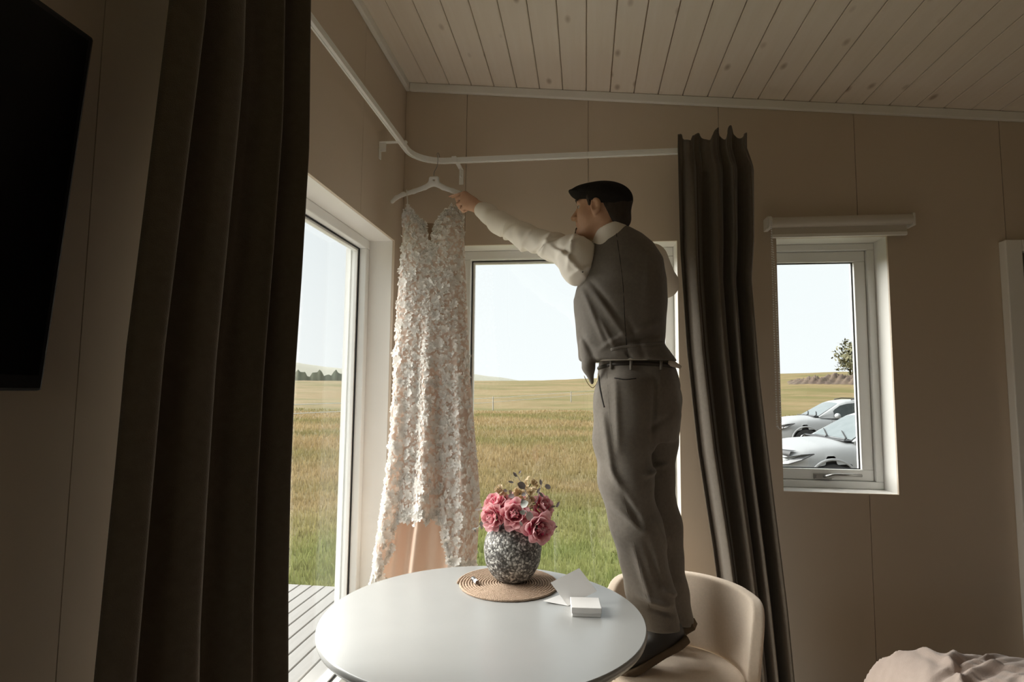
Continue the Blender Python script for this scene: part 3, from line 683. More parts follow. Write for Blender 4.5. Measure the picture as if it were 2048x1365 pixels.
# vase
def vase_mat():
    M = bpy.data.materials.new('speckled_grey_stoneware'); M.use_nodes = True; t = M.node_tree; b = t.nodes['Principled BSDF']; b.inputs['Roughness'].default_value = .55
    c = t.nodes.new('ShaderNodeTexCoord'); v = t.nodes.new('ShaderNodeTexVoronoi'); v.inputs['Scale'].default_value = 115; v2 = t.nodes.new('ShaderNodeTexNoise'); v2.inputs['Scale'].default_value = 14
    n0 = t.nodes.new('ShaderNodeTexNoise'); n0.inputs['Scale'].default_value = 60; mpv = t.nodes.new('ShaderNodeMix'); mpv.data_type = 'VECTOR'; mpv.inputs[0].default_value = .02
    t.links.new(c.outputs['Object'], n0.inputs[0]); t.links.new(c.outputs['Object'], mpv.inputs[4]); t.links.new(n0.outputs['Color'], mpv.inputs[5]); t.links.new(mpv.outputs[1], v.inputs['Vector'])
    t.links.new(c.outputs['Object'], v2.inputs[0])
    sp = t.nodes.new('ShaderNodeSeparateColor'); t.links.new(v.outputs['Color'], sp.inputs[0])
    ad = t.nodes.new('ShaderNodeMath'); ad.operation = 'MULTIPLY_ADD'; ad.inputs[1].default_value = .9; ad.inputs[2].default_value = -.22; t.links.new(v2.outputs[0], ad.inputs[0])
    a2 = t.nodes.new('ShaderNodeMath'); a2.operation = 'ADD'; t.links.new(sp.outputs[0], a2.inputs[0]); t.links.new(ad.outputs[0], a2.inputs[1])
    r = t.nodes.new('ShaderNodeValToRGB'); r.color_ramp.elements[0].position = .5; r.color_ramp.elements[1].position = 1.0; r.color_ramp.elements[0].color = (.135, .125, .115, 1); r.color_ramp.elements[1].color = (.62, .60, .56, 1); t.links.new(a2.outputs[0], r.inputs[0])
    r2 = t.nodes.new('ShaderNodeValToRGB'); r2.color_ramp.elements[0].position = .28; r2.color_ramp.elements[1].position = .62; r2.color_ramp.elements[0].color = (1, 1, 1, 1); r2.color_ramp.elements[1].color = (.25, .24, .23, 1); t.links.new(v.outputs['Distance'], r2.inputs[0])
    mx = t.nodes.new('ShaderNodeMix'); mx.data_type = 'RGBA'; mx.blend_type = 'MULTIPLY'; mx.inputs[0].default_value = 1; t.links.new(r.outputs[0], mx.inputs[6]); t.links.new(r2.outputs[0], mx.inputs[7]); t.links.new(mx.outputs[2], b.inputs['Base Color'])
    bp = t.nodes.new('ShaderNodeBump'); bp.invert = True; bp.inputs['Strength'].default_value = .7; bp.inputs['Distance'].default_value = .003; t.links.new(v.outputs['Distance'], bp.inputs['Height']); t.links.new(bp.outputs[0], b.inputs['Normal'])
    return M
VX, VY, VZ = -.252, 2.045, TZ+.0095
vs = [(.045, 0), (.058, .004), (.075, .022), (.092, .052), (.0985, .085), (.100, .110), (.095, .138), (.083, .165), (.064, .190), (.050, .204), (.045, .214), (.046, .222), (.040, .222), (.039, .214), (.05, .19), (.08, .15), (.085, .1), (.07, .03), (.03, .012)]
vp = spline(np.array([(a, 0, b) for a, b in vs[:12]]), 50); prof = [(a, b) for a, _, b in vp]+vs[12:]
vase = MB().lathe(prof, 72).build('vase', vase_mat(), smooth=True, loc=(VX, VY, VZ)); tag(vase, 'round speckled grey stoneware vase holding pink flowers', 'vase')

PET = {}
def petal_mesh(name, L, w, cup, curl, ruffle, seed, nu=7, nv=6):
    g = np.random.default_rng(seed); V = []; p1 = g.uniform(0, 6.28)
    for i in range(nv):
        v = i/(nv-1); ww = w*(math.sin(math.pi*min(.98, .12+.72*v))**.7)
        for j in range(nu):
            u = j/(nu-1)*2-1; y = u*ww; x = L*v*(1-.16*u*u*v); z = cup*(u*u)*ww+curl*v*v*L+ruffle*math.sin(5*u+p1)*v*v*L
            V.append((x, y, z))
    return mesh(name, V, gridF(nv, nu), True)
def petal_mat(name, c1, c2):
    M = bpy.data.materials.new(name); M.use_nodes = True; t = M.node_tree; b = t.nodes['Principled BSDF']; b.inputs['Roughness'].default_value = .6; b.inputs['Sheen Weight'].default_value = .2
    c = t.nodes.new('ShaderNodeTexCoord'); n = t.nodes.new('ShaderNodeTexNoise'); n.inputs['Scale'].default_value = 45; t.links.new(c.outputs['Object'], n.inputs[0])
    s = t.nodes.new('ShaderNodeSeparateXYZ'); t.links.new(c.outputs['Object'], s.inputs[0]); ab = t.nodes.new('ShaderNodeMath'); ab.operation = 'MULTIPLY_ADD'; ab.inputs[1].default_value = 13; t.links.new(s.outputs[0], ab.inputs[0]); t.links.new(n.outputs[0], ab.inputs[2])
    oi = t.nodes.new('ShaderNodeObjectInfo'); a3 = t.nodes.new('ShaderNodeMath'); a3.operation = 'MULTIPLY_ADD'; a3.inputs[1].default_value = .22; t.links.new(oi.outputs['Random'], a3.inputs[0]); t.links.new(ab.outputs[0], a3.inputs[2])
    r = t.nodes.new('ShaderNodeValToRGB'); r.color_ramp.elements[0].position = .74; r.color_ramp.elements[1].position = 1.0; r.color_ramp.elements[0].color = (*c1, 1); r.color_ramp.elements[1].color = (*c2, 1)
    t.links.new(a3.outputs[0], r.inputs[0]); t.links.new(r.outputs[0], b.inputs['Base Color'])
    o = t.nodes['Material Output']; tr = t.nodes.new('ShaderNodeBsdfTranslucent'); mx = t.nodes.new('ShaderNodeMixShader'); mx.inputs[0].default_value = .3
    t.links.new(r.outputs[0], tr.inputs[0]); t.links.new(b.outputs[0], mx.inputs[1]); t.links.new(tr.outputs[0], mx.inputs[2]); t.links.new(mx.outputs[0], o.inputs[0])
    return M
PINK = petal_mat('pink_petal', (.60, .035, .12), (.95, .60, .62)); CREAM = petal_mat('cream_petal', (.66, .52, .32), (.82, .70, .50))
STEM = mat('green_stem', (.12, .14, .07), .7); EUC = mat('dusty_grey_leaf', (.40, .41, .375), .6, (.50, .50, .47), 30); EUC2 = mat('mauve_leaf', (.30, .265, .265), .6, (.36, .32, .32), 30)
PM = [petal_mesh('petal', .040, .020, .55, .18, .05, i) for i in range(3)]; PM2 = [petal_mesh('petal', .030, .016, .9, .35, .08, 10+i) for i in range(3)]
for q in PM+PM2: q.materials.append(PINK)
CP = [petal_mesh('petal', .016, .010, .5, .1, .12, 20+i, 5, 4) for i in range(2)]
for q in CP: q.materials.append(CREAM)
MOUTH = np.array([VX, VY, VZ+.20])
def frame_from(n):
    n = np.asarray(n, float); n /= np.linalg.norm(n); a = np.array([0, 0, 1.]) if abs(n[2]) < .9 else np.array([1., 0, 0]); x = np.cross(a, n); x /= np.linalg.norm(x); return np.stack([x, np.cross(n, x), n], 1)
def m4(R, t): M = Matrix.Identity(4); [M[i].__setitem__(j, float(R[i][j])) for i in range(3) for j in range(3)]; [M[i].__setitem__(3, float(t[i])) for i in range(3)]; return M
def stem(root, head, mat_, r=.0022):
    h = np.asarray(head); MB().tube(spline([MOUTH-h+np.array([random.uniform(-.015, .015), random.uniform(-.015, .015), -.16]), MOUTH-h+(h-MOUTH)*np.array([.25, .25, .35]), (0, 0, 0)], 10), r, 6).build('stem', mat_, root, smooth=True)
def peony(px, py, Y, size, n, label, rings=((15, 0), (9, 1), (9, 1), (8, 0), (7, 0))):
    P = aty(px, py, Y); root = tag(empty('peony', P), label, 'flower', 'flowers in the vase'); R = frame_from(n); g = np.random.default_rng(int(px))
    el = [78, 62, 44, 26, 5]; rad = [.002, .006, .010, .014, .016]
    for k, (cnt, _) in enumerate(((5, 0), (6, 0), (7, 0), (7, 0), (6, 0))):
        for i in range(cnt):
            a = 6.283*(i+.5*(k % 2))/cnt+g.uniform(-.15, .15); e = math.radians(el[k]+g.uniform(-8, 8)); s = size*(1 if k > 1 else .85)*g.uniform(.9, 1.1)
            x = np.array([math.cos(a)*math.cos(e), math.sin(a)*math.cos(e), math.sin(e)]); y = np.array([-math.sin(a), math.cos(a), 0]); z = np.cross(x, y)
            L = R @ np.stack([x, y, z], 1)*s; o = link('petal', (PM2 if k < 2 else PM)[g.integers(3)], None, root); o.matrix_local = m4(L, R @ np.array([math.cos(a)*rad[k], math.sin(a)*rad[k], -.004*k])*size)
    stem(root, P, STEM, .003); MB().lathe([(.001, -.016), (.009*size, -.012), (.012*size, -.004), (.004, .0)], 10).build('calyx', STEM, root, smooth=True).matrix_local = m4(R*size, R @ np.array([0, 0, -.006]))
    return root
peony(990, 1010, 2.035, 1.02, (-.45, -.45, .75), 'pale edged pink peony rising highest on the window side of bouquet')
peony(985, 1036, 1.985, .96, (-.5, -.85, .1), 'deep pink peony drooping over the vase rim beside the battery')
peony(1030, 1030, 1.975, 1.12, (.05, -.85, .35), 'crimson peony in the middle of the bouquet')
peony(1079, 1056, 1.965, 1.12, (.45, -.85, -.05), 'large pink peony hanging low over the vase towards the card')
peony(1085, 1014, 2.03, .95, (.75, -.4, .5), 'small pink peony half hidden behind eucalyptus leaves')
peony(1035, 1000, 2.09, .9, (0, .4, .9), 'pink peony at the back of the bouquet under the cream blossoms')
def hydrangea(px, py, Y, n, label):
    P = aty(px, py, Y); root = tag(empty('cream_blossom', P), label, 'flower', 'cream blossoms in the vase'); g = np.random.default_rng(int(px+py))
    for i in range(n):
        d = g.normal(size=3); d[1] -= .3; d[2] += .3; d /= np.linalg.norm(d); R = frame_from(d)
        for k in range(4):
            a = 1.571*k+g.uniform(-.2, .2); x = np.array([math.cos(a), math.sin(a), .25]); x /= np.linalg.norm(x); y = np.array([-math.sin(a), math.cos(a), 0])
            o = link('petal', CP[g.integers(2)], None, root); o.matrix_local = m4(R @ np.stack([x, y, np.cross(x, y)], 1)*g.uniform(.75, 1.0), d*.017)
    stem(root, P, STEM, .002)
hydrangea(1062, 968, 2.05, 9, 'cream blossom at the top of the bouquet'); hydrangea(1040, 988, 2.02, 9, 'cream blossom just above the crimson peony'); hydrangea(1064, 990, 2.02, 7, 'cream blossom behind the round grey leaf'); hydrangea(1002, 984, 2.06, 8, 'cream blossom beside the pale edged peony'); hydrangea(1052, 1010, 2.0, 6, 'brownish cream blossom low between two peonies')
LEAF = []
for nm, L, w in (('leaf', .030, .013), ('leaf', .022, .0095), ('leaf', .026, .006)):
    LEAF.append(petal_mesh(nm, L, w, .25, .1, .0, 3, 5, 6))
def sprig(pts, Y, label, leaves, lm, r=.0012):
    P = np.array([aty(x, y, Yq) for (x, y), Yq in zip(pts, Y)]); root = tag(empty('eucalyptus_sprig', P[0]), label, 'foliage', 'eucalyptus sprigs in the vase')
    base = MOUTH+np.array([random.uniform(-.01, .01), random.uniform(-.01, .01), -.12]); Q = spline(np.vstack([base, (MOUTH*2+P[0])/3, P])-P[0], 24); MB().tube(Q, np.linspace(.0022, r*.7, 24), 6).build('stem', lm, root, smooth=True)
    for (x, y, Yq, ang, s, k) in leaves:
        c = aty(x, y, Yq)-P[0]; d = math.cos(ang)*rt+math.sin(ang)*up; nn = -fw*.75+up*.5+rt*.25*math.sin(x); nn -= d*np.dot(nn, d); nn /= np.linalg.norm(nn)
        me = LEAF[k]
        o = link('leaf', me, None, root)
        if not me.materials: me.materials.append(lm)
        o.material_slots[0].link = 'OBJECT'; o.material_slots[0].material = lm
        o.matrix_local = m4(np.stack([d, np.cross(nn, d), nn], 1)*s, c-d*.012*s)
dg = math.radians
sprig([(1058, 1000), (1052, 985), (1040, 962), (1030, 945)], [2.0, 2.0, 2.0, 2.0], 'eucalyptus sprig with a broad round leaf at the top of the bouquet', [(1044, 973, 1.99, dg(150), 1.0, 0), (1030, 950, 2.0, dg(130), .75, 2), (1040, 945, 2.0, dg(60), .55, 2), (1022, 965, 2.0, dg(170), .7, 2), (1047, 990, 1.99, dg(200), .7, 1)], EUC2)
sprig([(1072, 1005), (1078, 985), (1083, 970), (1085, 960)], [2.0]*4, 'eucalyptus sprig leaning out beside the cream blossoms', [(1081, 965, 2.0, dg(95), .75, 2), (1096, 975, 2.0, dg(-30), .95, 1), (1077, 982, 2.0, dg(60), .8, 2), (1082, 990, 2.0, dg(-50), .8, 2)], EUC2)
sprig([(1054, 1025), (1048, 1022), (1044, 1017)], [1.95]*3, 'pale grey eucalyptus sprig with round leaves at the bouquet front', [(1048, 1010, 1.945, dg(30), .95, 0), (1058, 1032, 1.945, dg(-70), 1.0, 0), (1044, 1026, 1.945, dg(165), .85, 1), (1042, 1048, 1.945, dg(-60), .75, 2), (1045, 1003, 1.95, dg(100), .8, 1)], EUC)
sprig([(1010, 1020), (975, 1043), (955, 1056), (946, 1062)], [2.0, 1.98, 1.97, 1.97], 'thin eucalyptus twig trailing down towards the lace dress', [(962, 1047, 1.97, dg(95), .7, 1), (948, 1058, 1.97, dg(200), .55, 2), (950, 1062, 1.97, dg(-60), .5, 2), (963, 1054, 1.97, dg(-80), .6, 2)], EUC)
sprig([(1000, 1015), (972, 1018), (955, 1021)], [2.05, 2.06, 2.06], 'short eucalyptus twig poking out above the pale peony', [(955, 1020, 2.06, dg(185), .7, 2), (965, 1017, 2.06, dg(150), .6, 2)], EUC)
sprig([(1085, 1025), (1102, 1016), (1114, 1012)], [2.02, 2.03, 2.03], 'dark eucalyptus twig reaching out over the window side lawn view', [(1116, 1010, 2.03, dg(60), .85, 2), (1106, 1014, 2.03, dg(10), .6, 2), (1110, 1055, 2.0, dg(10), .7, 2)], EUC2)
sprig([(1025, 1000), (1020, 985), (1012, 982)], [2.04]*3, 'eucalyptus sprig with small buds between cream blossoms', [(1020, 984, 2.03, dg(120), .7, 1), (1010, 982, 2.03, dg(170), .6, 1), (1022, 993, 2.0, dg(190), .9, 1), (1028, 998, 2.0, dg(220), .7, 1)], EUC2)

# battery
bt = tag(empty('battery', (-.372, 1.985, TZ+.0095)), 'small cylindrical battery lying on the jute placemat', 'battery')
bdir = np.array([.52, -.85, 0]); bdir /= np.linalg.norm(bdir); P0 = np.array([0, 0, .0072]); Rb = .0072
MB().tube([P0-bdir*.022, P0+bdir*.0225], Rb, 20).build('wrapper', mat('white_wrapper', (.75, .74, .72), .3), bt, smooth=False)
MB().tube([P0-bdir*.0215, P0+bdir*.003], Rb+.0002, 20).build('dark_band', mat('dark_wrapper', (.03, .028, .03), .3), bt)
MB().tube([P0+bdir*.0226, P0+bdir*.0232], Rb-.0012, 16).build('end_cap', mat('brown_end', (.22, .15, .12), .4), bt); MB().tube([P0-bdir*.0245, P0-bdir*.022], .0026, 12).build('terminal', STEEL, bt)
wr = bpy.data.curves.new('battery_text', 'FONT'); wr.body = 'AAA'; wr.size = .008; wr.align_x = 'CENTER'; wr.align_y = 'CENTER'; wr.extrude = .0001
tmp = bpy.data.objects.new('lettering', wr); COL.objects.link(tmp); bpy.context.view_layer.update()
tme = bpy.data.meshes.new_from_object(tmp.evaluated_get(bpy.context.evaluated_depsgraph_get())); bpy.data.objects.remove(tmp)
tme.materials.clear(); to = link('lettering', tme, MATS['white_wrapper'], bt)
xd = -bdir; nd = np.array([bdir[1], -bdir[0], 0]); nd = nd if nd[1] < 0 else -nd; nd = nd*.62+np.array([0, 0, .78]); nd /= np.linalg.norm(nd)
to.matrix_local = m4(np.stack([bdir, np.cross(nd, bdir), nd], 1), P0-bdir*.009+nd*(Rb+.0003))

# box and folded card
CARD = mat('white_card', (.78, .76, .74), .5, (.77, .75, .73))
def slab(mb, corners, t, n):
    c = np.array(corners, float); n = np.asarray(n)/np.linalg.norm(n); k = len(c); mb.add(np.vstack([c, c+n*t]), [tuple(range(k-1, -1, -1)), tuple(range(k, 2*k))]+[(i, (i+1) % k, k+(i+1) % k, k+i) for i in range(k)])
bxr = math.radians(4); bxc = atz(1171, 1236, TZ); bx_ = tag(empty('small_box', (bxc[0]+.0, bxc[1]+.044, TZ), rz=bxr), 'small white lidded cardboard box on the table', 'box')
MB().box((-.042, -.042, .0005), (.042, .042, .018)).build('base', CARD, bx_, bevel=.0012); MB().box((-.044, -.044, .0105), (.044, .044, .0275)).build('lid', CARD, bx_, bevel=.0015)
A0 = atz(1135, 1213, TZ); B0 = np.array([bxc[0]-.044, bxc[1]+.075, TZ])
crd = tag(empty('folded_card', (A0[0], A0[1], TZ)), 'white folded card propped open beside the small box', 'card')
p1 = aty(1136, 1217, 1.845); p1[2] = TZ+.0005; p4 = aty(1194, 1183, 1.868); p2 = aty(1101, 1166, 1.862)
mb = MB(); nn = np.cross(p4-p1, p2-p1); nn = nn if nn[1] > 0 else -nn; slab(mb, np.array([p1, p4, p4+(p2-p1)*1.0, p2])-np.array(crd.location), .001, nn); mb.build('upright_leaf', CARD, crd)
q2 = atz(1086, 1206, TZ+.001); q3 = atz(1120, 1192, TZ+.001)
mb = MB(); slab(mb, np.array([p1+(0, 0, .0002), q2+(0, 0, .004), q3+(0, 0, .002), p1+(q3-q2)*.9+(0, 0, .001)])-np.array(crd.location), .001, (0, 0, 1)); mb.build('flat_leaf', CARD, crd)
# pile of printed cards edge beneath the box lid is closed: nothing inside shows

# ================================================================== chair
CHM = mat('beige_chair_fabric', (.72, .59, .47), .85, (.67, .55, .435), 120, .3, 600, spec=.15, sheen=.2)
CX, CY = .31, 2.125
ch = tag(empty('dining_chair', (CX, CY, 0)), 'beige upholstered shell chair that the man stands on', 'chair')
def back_sdf(p):
    r = np.hypot(p[:, 0], p[:, 1]); a = np.arctan2(p[:, 1], p[:, 0])-math.radians(66); R_ = .252+.10*(p[:, 2]-.55); s = np.abs(a)*R_-(.385-.09); z = np.abs(p[:, 2]-.560-.012*np.cos(a*1.2))-(.130-.09)
    d2 = np.hypot(np.maximum(s, 0), np.maximum(z, 0))+np.minimum(np.maximum(s, z), 0)-.09
    e = np.abs(r-R_)-.011; return np.hypot(np.maximum(d2+.008, 0), np.maximum(e, 0))+np.minimum(np.maximum(d2+.008, e), 0)-.009
sdf_obj('backrest', back_sdf, (-.36, -.36, .38), (.36, .36, .76), .006, CHM, ch, 3)
def seat_sdf(p):
    r = np.hypot(p[:, 0]+.005, p[:, 1]+.03); d = r-.20; z = np.abs(p[:, 2]-.435+.02*(r/.22)**2*0)-.012
    return np.hypot(np.maximum(d, 0), np.maximum(z, 0))+np.minimum(np.maximum(d, z), 0)-.018
sdf_obj('seat', seat_sdf, (-.3, -.34, .36), (.3, .3, .5), .007, CHM, ch, 3)
for k in range(4):
    a = math.radians(45+90*k-24); MB().tube([(.12*math.cos(a), .12*math.sin(a)-.03, .41), (.22*math.cos(a), .22*math.sin(a)-.03, .001)], [.017, .011], 12).build('leg', mat('dark_chair_leg', (.03, .028, .026), .5), ch, smooth=True)
MB().box((-.03, .10, .40), (.03, .26, .415)).box((-.03, .235, .40), (.03, .252, .50)).build('back_bracket', MATS['dark_chair_leg'], ch)

# ================================================================== bed
DUV = mat('dusty_pink_duvet', (.52, .415, .36), .85, (.48, .38, .325), 40, .2, 300, spec=.1, sheen=.3)
bx0, by1 = .955, 2.10
bed = tag(empty('bed', (bx0+.8, by1-1.05, 0)), 'low upholstered bed frame with mattress under the duvet', 'bed')
MB().box((-.76, -1.03, .08), (.80, 1.0, .30)).build('frame', mat('dark_bed_frame', (.06, .05, .042), .8), bed, bevel=.02)
MB().box((-.74, -1.01, .301), (.78, .98, .52)).build('mattress', mat('mattress_ticking', (.5, .45, .4), .8), bed, bevel=.04)
for sx_, sy_ in ((-.7, -.95), (-.7, .9), (.72, -.95), (.72, .9)): MB().tube([(sx_, sy_, .085), (sx_, sy_, .001)], .025, 12).build('leg', MATS['dark_bed_frame'], bed)
nu, nv = 300, 320; U, Vv = np.meshgrid(np.linspace(0, 1, nu), np.linspace(0, 1, nv), indexing='ij')
X = bx0-.05+U*1.72; Yy = by1+.03-Vv*2.12
dl = np.minimum(np.minimum(X-(bx0-.05), by1+.03-Yy), .5); edge = 1-np.exp(-dl/.085)
Z = .53+.10*edge
rg = np.random.default_rng(12)
P2 = np.stack([X, Yy, 0*X], -1).reshape(-1, 3)
fold = np.zeros(len(P2))
for i in range(150):
    c = np.array([rg.uniform(bx0, bx0+.9), by1-rg.uniform(0, .8)]); a = rg.normal(.5, .7); L_ = rg.uniform(.06, .22); w_ = rg.uniform(.006, .016); d = np.array([math.cos(a), math.sin(a)])
    q = P2[:, :2]-c; s = q @ d; t_ = q @ np.array([-d[1], d[0]])+.03*np.sin(s*12+i); fold += rg.uniform(.004, .013)*np.exp(-(t_/w_)**2)*np.exp(-(s/L_)**4)*rg.choice([1, 1, -1])
Z = Z+fold.reshape(X.shape)*np.clip(edge*1.2, 0, 1)+.006*np.sin(X*9)*np.sin(Yy*11)
Z = Z-.085*np.exp(-dl/.03)
D3 = np.stack([X, Yy, Z], -1).reshape(-1, 3); dloc = np.array([bx0+.8, by1-1.0, .52])
du = link('duvet', mesh('duvet', D3-dloc, gridF(nu, nv)[:, ::-1], True), DUV, loc=dloc); tag(du, 'rumpled dusty pink duvet lying on the bed', 'duvet'); solid(du, .02, -1)
hem = [(bx0-.045, y, .455) for y in np.linspace(by1-2.0, by1-.02, 20)]+[(bx0-.02, by1+.015, .455), (bx0+.03, by1+.026, .455)]+[(x, by1+.026, .455) for x in np.linspace(bx0+.1, bx0+1.6, 16)]
MB().tube(np.array(hem)-dloc, .012, 8).build('piping', DUV, du, smooth=True)

# ================================================================== hanger and wedding dress
HGY = 2.562
PLAST = mat('milky_plastic', (.93, .92, .89), .3, (.92, .91, .88), trans=.2)
hc = aty(868, 362, HGY); hg = tag(empty('clothes_hanger', hc), 'white plastic clothes hanger hooked on the curtain rail', 'hanger')
def hp_(x, y): return aty(x, y, HGY)-hc
def hang_sdf(p):
    q = p.copy(); q[:, 1] *= 2.6
    L = chain(q, [hp_(866, 366), hp_(850, 375), hp_(828, 383), hp_(806, 389), hp_(792, 396), hp_(785, 403)], [.016, .0125, .012, .0115, .011, .011], .006)
    R_ = chain(q, [hp_(870, 366), hp_(886, 375), hp_(905, 382), hp_(925, 388), hp_(940, 395), hp_(948, 402)], [.016, .0125, .012, .0115, .011, .011], .006)
    B_ = rbox(q, hp_(868, 362), (.024, .022, .021), .010); d = smin(smin(L, R_, .008), B_, .012)
    d = np.maximum(d, -rcone(p, hp_(868.5, 361)+(0, -.1, 0), hp_(868.5, 361)+(0, .1, 0), .0055))
    for x, y in ((812, 383.5), (924, 383)): d = np.maximum(d, -rcone(p, hp_(x, y)+(0, -.1, 0), hp_(x, y)+(0, .1, 0), .005))
    return d
sdf_obj('hanger_body', hang_sdf, (-.26, -.03, -.14), (.25, .03, .05), .0025, PLAST, hg, 3)
hk = np.array([hp_(868, 356), hp_(868, 345), hp_(871, 336)])
rz0 = np.array([-.694, 2.612, RZ-.013])-hc
pts = [hk[0], hk[1], (hk[1]+rz0)/2+(0.004, -.006, .0), rz0+(0.0, -.02, .004), rz0+(-.004, -.022, .028), rz0+(-.004, .004, .042), rz0+(-.004, .022, .03)]
MB().tube(spline(pts, 28), .0019, 8).build('hook', STEEL, hg, smooth=True)

def lace_mat():
    M = bpy.data.materials.new('lace_over_nude_tulle'); M.use_nodes = True; t = M.node_tree; b = t.nodes['Principled BSDF']; b.inputs['Roughness'].default_value = .8; b.inputs['Specular IOR Level'].default_value = .1
    c = t.nodes.new('ShaderNodeTexCoord'); v = t.nodes.new('ShaderNodeTexVoronoi'); v.inputs['Scale'].default_value = 42; n = t.nodes.new('ShaderNodeTexNoise'); n.inputs['Scale'].default_value = 70; n.inputs['Detail'].default_value = 4
    t.links.new(c.outputs['Object'], v.inputs['Vector']); t.links.new(c.outputs['Object'], n.inputs[0])
    ad = t.nodes.new('ShaderNodeMath'); ad.operation = 'MULTIPLY_ADD'; ad.inputs[1].default_value = .8; t.links.new(n.outputs[0], ad.inputs[0]); t.links.new(v.outputs['Distance'], ad.inputs[2])
    r = t.nodes.new('ShaderNodeValToRGB'); r.color_ramp.elements[0].position = .72; r.color_ramp.elements[1].position = .98; r.color_ramp.elements[0].color = (.93, .89, .84, 1); r.color_ramp.elements[1].color = (.78, .65, .56, 1); t.links.new(ad.outputs[0], r.inputs[0]); t.links.new(r.outputs[0], b.inputs['Base Color'])
    bp = t.nodes.new('ShaderNodeBump'); bp.inputs['Strength'].default_value = .5; bp.inputs['Distance'].default_value = .004; t.links.new(n.outputs[0], bp.inputs['Height']); t.links.new(bp.outputs[0], b.inputs['Normal'])
    o = t.nodes['Material Output']; tr = t.nodes.new('ShaderNodeBsdfTranslucent'); mx = t.nodes.new('ShaderNodeMixShader'); mx.inputs[0].default_value = .45
    t.links.new(r.outputs[0], tr.inputs[0]); t.links.new(b.outputs[0], mx.inputs[1]); t.links.new(tr.outputs[0], mx.inputs[2]); t.links.new(mx.outputs[0], o.inputs[0])
    return M
LACE = lace_mat(); APPL = mat('white_lace_flower', (.96, .94, .90), .85, (.93, .90, .86), 90, .3, 300, spec=.1, trans=.35)
NUDE = mat('nude_satin_lining', (.86, .66, .54), .45, (.82, .62, .50), 5, spec=.3, trans=.25); ILL = mat('nude_tulle', (.50, .38, .28), .8)
DL = [(410, 808), (440, 806), (500, 805), (545, 801), (600, 795), (700, 790), (850, 782), (920, 776), (980, 768), (1060, 757), (1110, 751), (1170, 744)]
DR = [(410, 926), (440, 928), (520, 930), (640, 935), (760, 941), (880, 951), (960, 958), (1010, 961), (1060, 957), (1130, 953), (1170, 952)]
DYc = ([410, 600, 850, 1000, 1170], [2.575, 2.57, 2.535, 2.50, 2.455]); DB = ([410, 480, 600, 850, 1000, 1170], [.045, .062, .07, .095, .115, .14])
fl_ = lambda r: interp(r, [e[0] for e in DL], [e[1] for e in DL]); fr_ = lambda r: interp(r, [e[0] for e in DR], [e[1] for e in DR])
TOPU = ([0, .05, .1, .2, .28, .40, .45, .505, .56, .64, .77, .84, .93, 1], [441, 424, 417, 428, 439, 455, 464, 512, 462, 446, 425, 417, 424, 438])
HEMU = ([0, .08, .15, .20, .225, .3, .5, .66, .71, .745, .80, .9, 1], [1168, 1152, 1132, 1105, 1032, 1028, 1022, 1032, 1046, 1078, 1118, 1126, 1124])
def dress_pt(u, row, side=-1, k=1.0, inset=0.0, seed=0):
    a, b = fl_(row), fr_(row); th = math.acos(np.clip(1-2*u, -1, 1)); sn = math.sin(th); Yc = interp(row, *DYc); B_ = interp(row, *DB)*k
    g = sstep(row, 560, 1000)
    dep = side*B_*sn
    f = .030*g*(math.sin(u*17.5+.6+.002*row)+.55*math.sin(u*31+1.7+seed))*min(1, sn*1.5)
    if row < 560: f += -.022*math.exp(-((row-468)/42)**2)*(math.exp(-((u-.24)/.15)**2)+math.exp(-((u-.76)/.15)**2))
    f += .010*math.exp(-((row-560)/60)**2)*math.exp(-((u-.5)/.2)**2)
    p = aty(a+(b-a)*(inset+u*(1-2*inset)), row, Yc); y = Yc+dep+f*(1 if side < 0 else -1)
    return np.array([max(p[0], XL+.012), y, p[2]])
dcen = dress_pt(.5, 700); DLOC = np.array([dcen[0], 2.54, aty(868, 1160, 2.46)[2]])
dress = tag(empty('wedding_dress', DLOC), 'white lace wedding dress hanging from the hanger in the corner', 'dress')
def shell(name, top, hem, side, material, k=1.0, inset=0.0, nu=110, nv=150, seed=0, off=0):
    V = []
    for u in np.linspace(0, 1, nu):
        a, b = top(u), hem(u)
        for v in np.linspace(0, 1, nv): V.append(dress_pt(u, a+(b-a)*v, side, k, inset, seed)-DLOC+(0, off, 0))
    F = gridF(nu, nv); return link(name, mesh(name, V, F if side > 0 else F[:, ::-1], True), material, dress)
hemf = lambda u: interp(u, *HEMU)+6*math.sin(u*60)+4*math.sin(u*131)
bf = shell('lace_front', lambda u: interp(u, *TOPU)+1.6*math.sin(u*150), hemf, -1, LACE, nu=160, nv=170)
shell('lace_back', lambda u: 470+14*abs(u-.5), lambda u: interp(u, [0, .1, .5, .9, 1], [1168, 1158, 1150, 1132, 1124]), 1, LACE)
shell('lining', lambda u: 540, lambda u: interp(u, [0, .3, .6, .85, 1], [1146, 1150, 1142, 1132, 1128])+3*math.sin(u*40), -1, NUDE, .72, .05, 140, 120, 2.1, .012)
MB().add([dress_pt(u, r, -1, .3)-DLOC for r in (449, 530) for u in (.40, .5, .62)], [(0, 1, 4, 3), (1, 2, 5, 4)]).build('illusion_panel', ILL, dress)
for (x0, y0), (x1, y1) in (((813, 384), (815, 424)), ((923, 384), (919, 426))):
    a = aty(x0, y0-4, HGY-.009); b = aty(x1, y1, 2.545); mb = MB()
    mb.tube(spline([a-DLOC, (a+b)/2-DLOC+(0.002, 0, 0), b-DLOC], 8), .0022, 6); mb.build('strap', APPL, dress, smooth=True)
